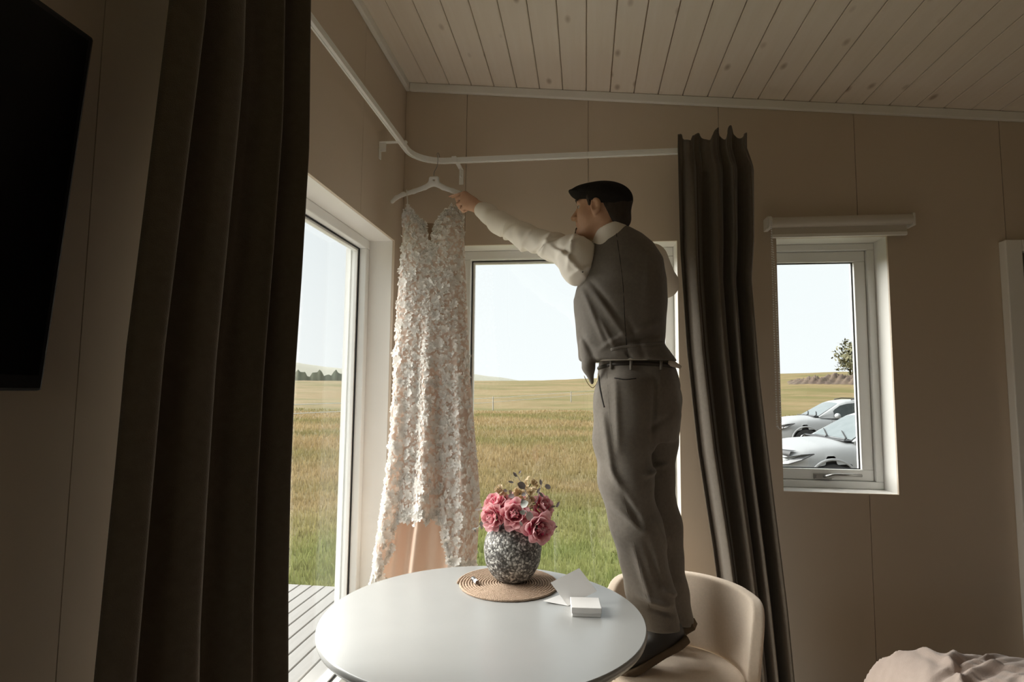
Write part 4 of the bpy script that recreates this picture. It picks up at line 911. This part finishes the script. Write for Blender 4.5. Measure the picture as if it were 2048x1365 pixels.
# applique flowers
def flower_mesh(n, seed):
    g = np.random.default_rng(seed); V = [(0, 0, .004)]; F = []
    for i in range(n):
        a = 6.283*i/n+g.uniform(-.12, .12); L = g.uniform(.85, 1.1); w = 3.5/n*g.uniform(.85, 1.1); z = g.uniform(.10, .35)
        c, s = math.cos(a), math.sin(a); b = len(V)
        for (r, t, h) in ((.35, -w*.45, .08), (.35, w*.45, .08), (.75*L, -w*.62, z), (.78*L, 0, z*.75), (.75*L, w*.62, z), (L, -w*.40, z*1.1), (L, w*.40, z*1.25)): V.append((c*r-s*t, s*r+c*t, h))
        F += [(0, b, b+1), (b, b+2, b+3), (b, b+3, b+1), (b+1, b+3, b+4), (b+2, b+5, b+3), (b+3, b+5, b+6), (b+3, b+6, b+4)]
    return mesh('flower_applique', V, F, True)
FM = [flower_mesh(n, i) for i, n in enumerate((6, 7, 8, 9))]
for q in FM: q.materials.append(APPL)
gd = np.random.default_rng(21)
def dress_frame(u, row):
    p = dress_pt(u, row); e = .012; du_ = dress_pt(min(u+e, .995), row)-dress_pt(max(u-e, .005), row); dv_ = dress_pt(u, row-5)-dress_pt(u, row+5); n = np.cross(du_, dv_); n /= np.linalg.norm(n)+1e-9
    if n[1] > .3: n = -n
    return p, n
spots = []; tries = 0
while len(spots) < 285 and tries < 60000:
    tries += 1; u = gd.uniform(.02, .98)
    if gd.random() < .13: row = interp(u, *TOPU)+gd.uniform(0, 14)
    elif gd.random() < .18: row = hemf(u)-gd.uniform(0, 16)
    else: row = gd.uniform(interp(u, *TOPU)+6, hemf(u)-6)
    if gd.random() > ((fr_(row)-fl_(row))/205)**2: continue
    p, n = dress_frame(u, row); need = .0195 if row > 540 else .014
    if all(np.sum((p-q)**2) > need*need for q in spots):
        spots.append(p); R = frame_from(n+gd.normal(size=3)*.18); a = gd.uniform(0, 6.28); s = gd.uniform(.015, .025)*(1 if row > 540 else .75)
        Rz = np.array([[math.cos(a), -math.sin(a), 0], [math.sin(a), math.cos(a), 0], [0, 0, 1]])
        o = link('flower_applique', FM[gd.integers(4)], None, dress); o.matrix_local = m4(R @ Rz*s, p+n*.002-DLOC)
# loose petals and leaves between the flowers, too small to pick apart
V = []; F = []
for i in range(4600):
    u = gd.uniform(.005, .995); row = gd.uniform(interp(u, *TOPU), hemf(u)+3) if gd.random() < .8 else (hemf(u)-gd.uniform(-4, 10) if gd.random() < .6 else interp(u, *TOPU)+gd.uniform(-3, 12)); p, n = dress_frame(u, row)
    R = frame_from(n+gd.normal(size=3)*.45); a = gd.uniform(0, 6.28); s = gd.uniform(.007, .014); x = R @ np.array([math.cos(a), math.sin(a), 0])*s; y = R @ np.array([-math.sin(a), math.cos(a), 0])*s*.55; z = R[:, 2]*s*.3; b = len(V); c = p+n*.002-DLOC
    V += [c-x, c-y+z, c+x, c+y+z]; F.append((b, b+1, b+2, b+3))
link('loose_petals', mesh('loose_petals', V, F, True), APPL, dress)['kind'] = 'stuff'

# ================================================================== the man on the chair
SKIN = mat('skin', (.60, .36, .25), .5, (.55, .32, .21), 25, .05, 200, spec=.35)
SHIRT = mat('ivory_shirt_cotton', (.86, .80, .72), .75, (.84, .78, .70), 30, .05, 400, spec=.2)
VEST = mat('charcoal_vest_cloth', (.17, .148, .125), .7, (.145, .126, .107), 90, .15, 500, spec=.25, sheen=.15)
TROU = mat('charcoal_trouser_cloth', (.19, .165, .138), .8, (.16, .139, .116), 90, .2, 500, spec=.2, sheen=.2)
CAPM = mat('black_wool_cap', (.016, .014, .013), .9, (.022, .019, .017), 80, .3, 400, spec=.1)
HAIR = mat('dark_brown_hair', (.025, .016, .011), .6, (.04, .026, .017), 120, .4, 500, stretch=(1, 1, .2))
LEA = mat('black_shoe_leather', (.02, .017, .015), .4, (.028, .023, .019)); SOLE = mat('brown_rubber_sole', (.10, .065, .035), .7)
A_ = aty
MANY = 2.18
man = tag(empty('person', (.27, 2.13, .466)), 'man in flat cap, white shirt and dark waistcoat reaching for the hanger', 'person')
MO = np.array(man.location)
def mob(name, sdf, lo, hi, h, material, parent=man, L=3, sm=0, margin=1.7):
    return sdf_obj(name, sdf, lo, hi, h, material, parent, L, sm, margin, xf=lambda V: V-MO)
def folds(p, segs, Y):
    d = 0
    for (x0, y0, x1, y1, w, a) in segs:
        A0_ = A_(x0, y0, Y)[[0, 2]]; B0_ = A_(x1, y1, Y)[[0, 2]]; q = p[:, [0, 2]]; ab = B0_-A0_; t = np.clip((q-A0_) @ ab/(ab @ ab), 0, 1); e = np.linalg.norm(q-A0_-t[:, None]*ab, axis=1)
        d = d+a*np.exp(-(e/w)**2)*np.sin(np.pi*np.clip(t*.9+.05, 0, 1))**.5
    return d
def loft(rows, Y):
    z = np.array([A_(1245, r[0], Y)[2] for r in rows])[::-1]; xl = np.array([A_(r[1], r[0], Y)[0] for r in rows])[::-1]; xr = np.array([A_(r[2], r[0], Y)[0] for r in rows])[::-1]; yc = np.array([r[3] for r in rows])[::-1]; b = np.array([r[4] for r in rows])[::-1]
    def f(p, off=0.0):
        zz = p[:, 2]; L_ = np.interp(zz, z, xl); R_ = np.interp(zz, z, xr); c = (L_+R_)/2; a = (R_-L_)/2+off; y = np.interp(zz, z, yc); B_ = np.interp(zz, z, b)+off
        u = np.abs((p[:, 0]-c)/a); v = np.abs((p[:, 1]-y)/B_); k = (u**2.3+v**2.3)**(1/2.3); d = (k-1)*np.minimum(a, B_)
        return smax(d, np.maximum(zz-z[-1], z[0]-zz), .012)
    return f
torso = loft([(453, 1207, 1250, 2.19, .05), (460, 1197, 1264, 2.19, .07), (472, 1192, 1286, 2.19, .085), (490, 1184, 1306, 2.19, .105), (520, 1176, 1323, 2.19, .122), (560, 1160, 1331, 2.19, .132), (600, 1149, 1333, 2.19, .135), (650, 1153, 1330, 2.19, .128), (690, 1157, 1328, 2.19, .125), (712, 1158, 1343, 2.19, .134), (724, 1160, 1352, 2.19, .138)], MANY)
# head frame: x forward, y left, z up
hyaw = math.radians(180-13); HF = np.array([math.cos(hyaw), math.sin(hyaw), .03]); HF /= np.linalg.norm(HF); HLf = np.cross((0, 0, 1.), HF); HLf /= np.linalg.norm(HLf); HU = np.cross(HF, HLf); RH = np.stack([HF, HLf, HU], 1)
HC = A_(1204, 418, 2.165)
def hl(p): return (p-HC) @ RH
def head_sdf(q):
    d = ell(q, (-.012, 0, .020), (.097, .076, .074))
    d = smin(d, ell(q, (.040, 0, -.040), (.050, .058, .078)), .03)
    for s in (1, -1):
        d = smin(d, rcone(q, (-.005, s*.056, -.045), (.062, s*.022, -.098), .018, .018), .03)
        d = smin(d, ell(q, (.055, s*.04, -.030), (.028, .024, .03)), .02)
    d = smin(d, ell(q, (.077, 0, -.092), (.020, .024, .018)), .02)
    d = smin(d, rcone(q, (.080, -.028, .020), (.080, .028, .020), .013), .014)
    for s in (1, -1): d = smax(d, -ell(q, (.098, s*.032, .002), (.016, .018, .013)), .012)
    d = smin(d, rcone(q, (.088, 0, .008), (.110, 0, -.030), .007, .011), .010)
    for s in (1, -1): d = smin(d, ell(q, (.098, s*.013, -.034), (.010, .008, .008)), .006)
    d = smin(d, rcone(q, (.090, -.018, -.052), (.090, .018, -.052), .007), .006); d = smin(d, rcone(q, (.088, -.016, -.063), (.088, .016, -.063), .0075), .006)
    d = smax(d, -rcone(q, (.100, -.02, -.0575), (.100, .02, -.0575), .0028), .003)
    for s in (1, -1):
        e = ell(q, (.006, s*.082, -.012), (.020, .011, .031)); e = smax(e, -ell(q, (.010, s*.093, -.009), (.013, .012, .021)), .002); d = smin(d, e, .005); d = smin(d, rcone(q, (.0, s*.086, -.012), (.004, s*.086, .006), .004), .004)
        d = smin(d, rcone(q, (.010, s*.079, -.040), (.012, s*.078, -.036), .008), .006)
    d = smin(d, rcone(q, (-.022, 0, -.05), (-.040, .0, -.17), .056, .062), .025)
    return d
SH_L = A_(1176, 512, 2.13); AL = [SH_L, A_(1112, 495, 2.20), A_(1052, 474, 2.28), A_(1000, 447, 2.36), A_(964, 420, 2.43)]
SH_R = A_(1302, 520, 2.27); AR = [SH_R, A_(1327, 568, 2.42), A_(1290, 585, 2.50), A_(1235, 560, 2.52)]
HIPL, KNL, ANL = A_(1250, 800, 2.11), A_(1251, 960, 2.09), A_(1310, 1225, 2.10)
HIPR, KNR, ANR = A_(1300, 800, 2.27), A_(1297, 960, 2.25), A_(1345, 1205, 2.215)
Wr = A_(966, 419, 2.435)
FIN = [([(929, 387, 2.50), (915, 386, 2.525), (906, 389, 2.54), (899, 392, 2.548)], [.0105, .009, .0085, .0072]),
       ([(925, 395, 2.495), (914, 397, 2.515), (917, 406, 2.53), (925, 407, 2.525)], [.0105, .0095, .009, .008]),
       ([(926, 405, 2.485), (916, 408, 2.50), (920, 416, 2.515), (928, 414, 2.512)], [.010, .009, .0085, .0075]),
       ([(931, 414, 2.475), (923, 418, 2.485), (927, 423, 2.50), (934, 420, 2.50)], [.009, .008, .0075, .007])]
THB = ([(950, 402, 2.46), (932, 390, 2.515), (916, 389, 2.55), (905, 393, 2.565)], [.014, .012, .0105, .009])
def hand_sdf(p):
    d = rcone(p, A_(975, 425, 2.42), Wr, .027, .024)
    for (pts, rs), w in zip(FIN, (.0175, .018, .0175, .016)):
        d = smin(d, rcone(p, Wr+(A_(*pts[0])-Wr)*.15, A_(*pts[0]), .0185, w*.78), .016)
    for pts, rs in FIN: d = smin(d, chain(p, [A_(*q) for q in pts], rs, .002), .003)
    return smin(d, chain(p, [A_(*q) for q in THB[0]], THB[1], .003), .005)
RHW = AR[3]
def body_sdf(p):
    d = head_sdf(hl(p))
    d = smin(d, torso(p, -.03), .03)
    d = smin(d, chain(p, [A_(1168, 512, 2.15)]+AL[1:], [.040, .040, .038, .034, .026], .02), .02)
    d = smin(d, hand_sdf(p), .012)
    d = smin(d, chain(p, AR, [.055, .042, .036, .026], .02), .03)
    # right hand, closed in front of the chest
    d = smin(d, ell(p, RHW+(-.03, .0, .0), (.042, .022, .036)), .012)
    for k in range(4): d = smin(d, chain(p, [RHW+(-.06, -.01, .026-.018*k), RHW+(-.078, .015, .024-.018*k), RHW+(-.058, .034, .022-.018*k)], [.0095, .009, .008], .002), .004)
    d = smin(d, chain(p, [RHW+(-.03, .0, .03), RHW+(-.055, .005, .05), RHW+(-.075, .015, .045)], [.012, .0105, .009], .003), .005)
    for H_, K_, N_ in ((HIPL, KNL, ANL), (HIPR, KNR, ANR)):
        d = smin(d, chain(p, [H_+(0, 0, .05), K_, N_-(0, 0, .02)], [.066, .056, .040], .02), .03)
    return d
body = mob('body', body_sdf, (-.72, 1.98, .48), (.52, 2.64, 2.24), .0042, SKIN, L=4, margin=1.6)

def sleeve_wr(p): return .0045*wob(p, 85, 3)+.005*wob(p, 38, 8)
def shirt_sdf(p):
    d = chain(p, [A_(1161, 512, 2.14)]+AL[1:], [.054, .053, .048, .046, .035], .02)
    d = smin(d, ell(p, A_(1150, 522, 2.14), (.062, .07, .096)), .04)
    w = folds(p, [(1165, 480, 1115, 520, .010, .006), (1150, 470, 1135, 545, .009, .006), (1170, 560, 1090, 480, .010, .007), (1100, 466, 1080, 505, .008, .006), (1060, 452, 1030, 490, .008, .006), (1020, 436, 990, 455, .008, .005), (1180, 540, 1140, 560, .008, .006), (1130, 468, 1060, 500, .007, -.006), (1145, 520, 1100, 490, .008, -.005), (1000, 425, 985, 460, .006, -.004)], 2.15)
    d = d-1.7*w-sleeve_wr(p)
    cuff = rcone(p, A_(978, 426, 2.405), A_(966, 421, 2.43), .039, .036); d = smin(d, cuff, .008)
    d = smax(d, -(((p-A_(963, 418, 2.437)) @ (lambda v: v/np.linalg.norm(v))(A_(940, 402, 2.48)-A_(980, 428, 2.40)))*-1), .004)
    d = smax(d, -rcone(p, A_(966, 421, 2.43), A_(930, 400, 2.50), .030), .003)
    r = chain(p, AR, [.062, .056, .048, .036], .02)-.003*wob(p, 60, 5)-.002; d = smin(d, r, .01)
    d = smin(d, torso(p, -.012), .01)
    q = hl(p); cl = rcone(q, (-.034, 0, -.085), (-.040, 0, -.165), .064, .070); cl = smax(cl, q[:, 2]+.076+.42*(q[:, 0]+.034), .004)
    return np.minimum(d, cl)
mob('shirt', shirt_sdf, (-.50, 1.98, 1.42), (.50, 2.62, 2.14), .0045, SHIRT, L=4, margin=1.9)
VF = [(1165, 580, 1210, 690, .010, .007), (1190, 590, 1260, 690, .011, .006), (1180, 560, 1240, 640, .010, -.006), (1215, 690, 1330, 640, .010, .006), (1230, 705, 1330, 690, .008, .007), (1200, 700, 1260, 660, .009, .006), (1255, 640, 1290, 720, .009, -.005), (1300, 500, 1290, 600, .014, .004), (1160, 660, 1190, 720, .009, -.006), (1240, 690, 1325, 668, .007, -.006), (1250, 700, 1262, 722, .006, -.006), (1200, 640, 1230, 700, .008, .006)]
def vest_sdf(p):
    d = torso(p, .004)
    d = smin(d, chain(p, [A_(1175, 690, 2.12), A_(1177, 735, 2.11), A_(1184, 766, 2.11)], [.024, .020, .006], .02), .02)
    hz2 = A_(1245, 723, MANY)[2]
    d = np.where(p[:, 0] > A_(1200, 723, MANY)[0], smax(d, hz2-p[:, 2], .004), d)
    # arm openings
    d = smax(d, -ell(p, A_(1146, 522, 2.13), (.066, .11, .108)), .010)
    d = smax(d, -ell(p, A_(1345, 545, 2.36), (.05, .09, .085)), .01)
    back = np.clip((2.24-p[:, 1])/.04, 0, 1)
    return d-folds(p, VF, 2.08)*back-.0022*wob(p, 45, 9)-.002*wob(p, 110, 4)*0
mob('waistcoat', vest_sdf, (-.10, 1.98, 1.34), (.42, 2.42, 2.14), .0048, VEST, L=3, margin=1.9)
TF = [(1205, 830, 1225, 960, .012, .007), (1230, 760, 1235, 900, .012, .005), (1215, 930, 1265, 1010, .012, .009), (1240, 970, 1280, 1050, .011, -.009), (1225, 1010, 1290, 1060, .012, .009), (1300, 900, 1330, 960, .012, -.007), (1290, 950, 1345, 940, .010, .009), (1300, 860, 1345, 830, .012, -.006), (1265, 1090, 1300, 1200, .010, .008), (1290, 1080, 1320, 1170, .010, -.007), (1310, 1040, 1350, 1120, .011, .006), (1280, 1190, 1345, 1215, .009, .009), (1330, 1180, 1362, 1200, .008, .008), (1300, 1215, 1350, 1235, .007, -.007), (1310, 760, 1305, 880, .010, -.008)]
pel = loft([(716, 1200, 1343, 2.19, .118), (740, 1196, 1352, 2.19, .125), (770, 1192, 1360, 2.19, .135), (830, 1191, 1363, 2.19, .142), (880, 1196, 1354, 2.19, .12)], MANY)
def trou_sdf(p):
    l = chain(p, [A_(1252, 800, 2.11), A_(1248, 880, 2.10), A_(1251, 960, 2.09), A_(1273, 1056, 2.09), A_(1299, 1180, 2.10), A_(1324, 1268, 2.105)], [.112, .102, .092, .084, .078, .070], .03)
    r = chain(p, [A_(1303, 800, 2.26), A_(1299, 880, 2.26), A_(1296, 955, 2.25), A_(1316, 1056, 2.24), A_(1330, 1180, 2.225), A_(1348, 1240, 2.22)], [.112, .098, .088, .084, .074, .068], .03)
    d = smin(smin(l, r, .018), pel(p), .03)
    d = smax(d, A_(1322, 1262, 2.10)[2]-p[:, 2]-.02*np.clip((p[:, 1]-2.12)/.1, -1, 1), .006)
    return d-1.5*folds(p, TF, 2.04)-.005*wob(p, 30, 17)-.0028*wob(p*np.array([1, 1, .6]), 75, 6)
mob('trousers', trou_sdf, (-.0, 1.90, .50), (.52, 2.46, 1.56), .005, TROU, L=4, margin=1.9)
# belt, belt loops, pockets, watch chain
def ringband(name, rows, off, material, par=man, t=.0):
    pass
def surf_y(sdf, x, z, y0=1.90, y1=2.2):
    ys = np.linspace(y0, y1, 240); d = sdf(np.stack([np.full(240, x), ys, np.full(240, z)], 1)); i = np.argmax(d < 0); return ys[i] if d[i] < 0 else y1
def on_surf(sdf, x, y, Y=2.06, eps=.002):
    p = A_(x, y, Y)
    for _ in range(3): p = A_(x, y, surf_y(sdf, p[0], p[2])-eps)
    return p
def line_on(name, sdf, pts, r, material, eps=.001, n=24, par=man):
    P = [on_surf(sdf, x, y, eps=eps) for x, y in spline(np.array([(a, b, 0) for a, b in pts]), n)[:, :2]]
    return MB().tube(np.array(P)-MO, r, 8).build(name, material, par, smooth=True)
BELT = mat('dark_leather_belt', (.03, .022, .017), .4)
line_on('belt', trou_sdf, [(1198, 737), (1225, 729), (1270, 727), (1320, 729), (1346, 733)], .008, BELT, 0)
for x in (1222, 1262, 1322): line_on('belt_loop', trou_sdf, [(x, 722), (x, 739)], .005, TROU, .008, 6)
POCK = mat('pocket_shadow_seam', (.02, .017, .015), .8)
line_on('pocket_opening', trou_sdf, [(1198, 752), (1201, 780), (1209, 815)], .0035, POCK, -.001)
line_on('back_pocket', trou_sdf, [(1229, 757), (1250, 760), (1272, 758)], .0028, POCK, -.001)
line_on('side_seam', trou_sdf, [(1213, 745), (1222, 850), (1240, 960), (1262, 1060), (1286, 1170), (1305, 1240)], .0009, TROU, 0, 40)
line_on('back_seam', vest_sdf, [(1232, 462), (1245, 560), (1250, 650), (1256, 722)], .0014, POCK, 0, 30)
cinch = line_on('back_strap', vest_sdf, [(1222, 700), (1255, 694), (1300, 690), (1326, 686)], .006, VEST, 0)
c0 = [(1168, 752), (1176, 768), (1186, 776), (1194, 764), (1197, 748)]
MB().tube(spline([A_(x, y, 2.075) for x, y in c0], 24)-MO, .0016, 6).build('watch_chain', mat('brass_chain', (.45, .36, .2), .35, metal=.8), man, smooth=True)
MB().tube(np.array([A_(1336, 726, 2.10), A_(1348, 729, 2.10), A_(1361, 735, 2.11)])-MO, [.009, .011, .006], 10).build('cloth_tab', mat('pale_cloth', (.6, .52, .45), .8), man, smooth=True)
# cap, hair, beard, eyes
def cap_sdf(p):
    q = hl(p); d = ell(q, (-.010, 0, .030), (.106, .088, .071))
    v = np.array([math.cos(.42), 0, math.sin(.42)*.9]); v /= np.linalg.norm(v); Rv = np.stack([v, (0, 1, 0), np.cross(v, (0, 1., 0))], 1)
    d = smin(d, ell(q, (.058, 0, .066), (.066, .070, .024)), .03)
    d = smax(d, -(q[:, 2]-.0-.44*q[:, 0]), .008)
    br = ell(q, (.088, 0, .056), (.046, .066, .009), Rv); d = smin(d, br, .008)
    return smax(d, -ell(q, (-.012, 0, .015), (.096, .077, .07)), .003)-.0012*wob(p, 60, 2)
lo_h, hi_h = HC-.19, HC+.19
cap = mob('flat_cap', cap_sdf, lo_h, hi_h, .0032, CAPM, L=3)
bt_ = HC+RH @ np.array([.060, .066, .052])
MB().tube([bt_-MO-RH[:, 1]*.012, bt_-MO+RH[:, 1]*.002], .0062, 14).build('brass_stud', mat('brass', (.55, .42, .16), .35, metal=.9), cap)
def hair_sdf(p):
    q = hl(p); d = ell(q, (-.014, 0, .018), (.0995, .0785, .075)); d = smin(d, ell(q, (-.055, 0, -.045), (.055, .062, .045)), .03)
    d = smax(d, q[:, 0]+.018-.5*(q[:, 2]), .006); d = smax(d, -.078-q[:, 2], .01)
    for s in (1, -1): d = smax(d, -ell(q, (.010, s*.09, -.016), (.034, .04, .034)), .006)
    for s in (1, -1): d = np.minimum(d, rcone(q, (.036, s*.068, .030), (.034, s*.066, .0), .012, .005))
    return d-.0015*wob(p, 130, 3)
mob('hair', hair_sdf, lo_h, hi_h, .0035, HAIR, L=3)
def beard_sdf(p):
    q = hl(p); return smin(ell(q, (.086, 0, -.094), (.018, .018, .020)), ell(q, (.094, 0, -.075), (.007, .010, .008)), .006)-.001*wob(p, 160, 2)
mob('goatee', beard_sdf, lo_h, hi_h, .003, mat('brown_beard', (.10, .055, .03), .8), L=3)
for s in (1, -1):
    c = HC+RH @ np.array([.075, s*.030, .003]); V, F = polygonize(lambda p: np.linalg.norm(p-c, axis=1)-.0115, c-.02, c+.02, .0025, 2)
    ey = link('eye', mesh('eye', V-MO, F, True), mat('eye_white', (.45, .40, .36), .25), man); e2 = c+RH @ np.array([.0088, 0, 0])
    MB().tube([e2-MO, e2-MO+HF*.003], .0052, 12).build('iris', mat('dark_iris', (.05, .03, .02), .2), ey)
    MB().tube([HC-MO+RH @ np.array([.094, s*.014, .024]), HC-MO+RH @ np.array([.094, s*.032, .029]), HC-MO+RH @ np.array([.083, s*.05, .025])], [.003, .0038, .002], 8).build('eyebrow', HAIR, man, smooth=True)
# shoes
def shoe(heel, dr_, name_seed):
    dr_ = np.asarray(dr_, float); dr_ /= np.linalg.norm(dr_); lf = np.cross((0, 0, 1.), dr_); lf /= np.linalg.norm(lf); uz = np.cross(dr_, lf); Rs = np.stack([dr_, lf, uz], 1); O = np.asarray(heel)
    def up_(p):
        q = (p-O) @ Rs; d = smin(ell(q, (.055, 0, .050), (.062, .037, .052)), ell(q, (.165, 0, .040), (.105, .045, .034)), .035); d = smin(d, rcone(q, (.07, 0, .07), (.06, 0, .115), .038, .040), .025); d = smax(d, .018-q[:, 2], .004); return d-.0012*wob(p, 90, name_seed)
    def so_(p):
        q = (p-O) @ Rs; w = np.interp(q[:, 0], [0, .03, .1, .19, .24, .275], [.026, .038, .036, .047, .040, .018]); e = np.maximum(np.abs(q[:, 1])-w, np.maximum(-q[:, 0], q[:, 0]-.275)); z = np.abs(q[:, 2]-.013)-.009
        return np.hypot(np.maximum(e, 0), np.maximum(z, 0))+np.minimum(np.maximum(e, z), 0)-.004
    lo, hi = O-.34, O+.34
    s = mob('shoe', up_, lo, hi, .0042, LEA, L=4); V, F = polygonize(so_, lo, hi, .0042, 4); link('sole', mesh('sole', V-MO, F, True), SOLE, s)
    lb = MB()
    for k in range(4):
        pts = [O+Rs @ np.array([.095+.018*k, t, .083-.006*k-abs(t)*.35]) for t in np.linspace(-.022, .022, 6)]; lb.tube(np.array(pts)-MO, .0022, 6)
    lb.build('laces', mat('black_lace', (.012, .012, .012), .8), s)
    return s
h1 = A_(1374, 1281, 2.10); shoe(h1, atz(1272, 1338, .470)-h1, 3)
h2 = A_(1392, 1256, 2.20); shoe(h2, atz(1310, 1290, .470)-h2+np.array([0, -.02, 0]), 5)
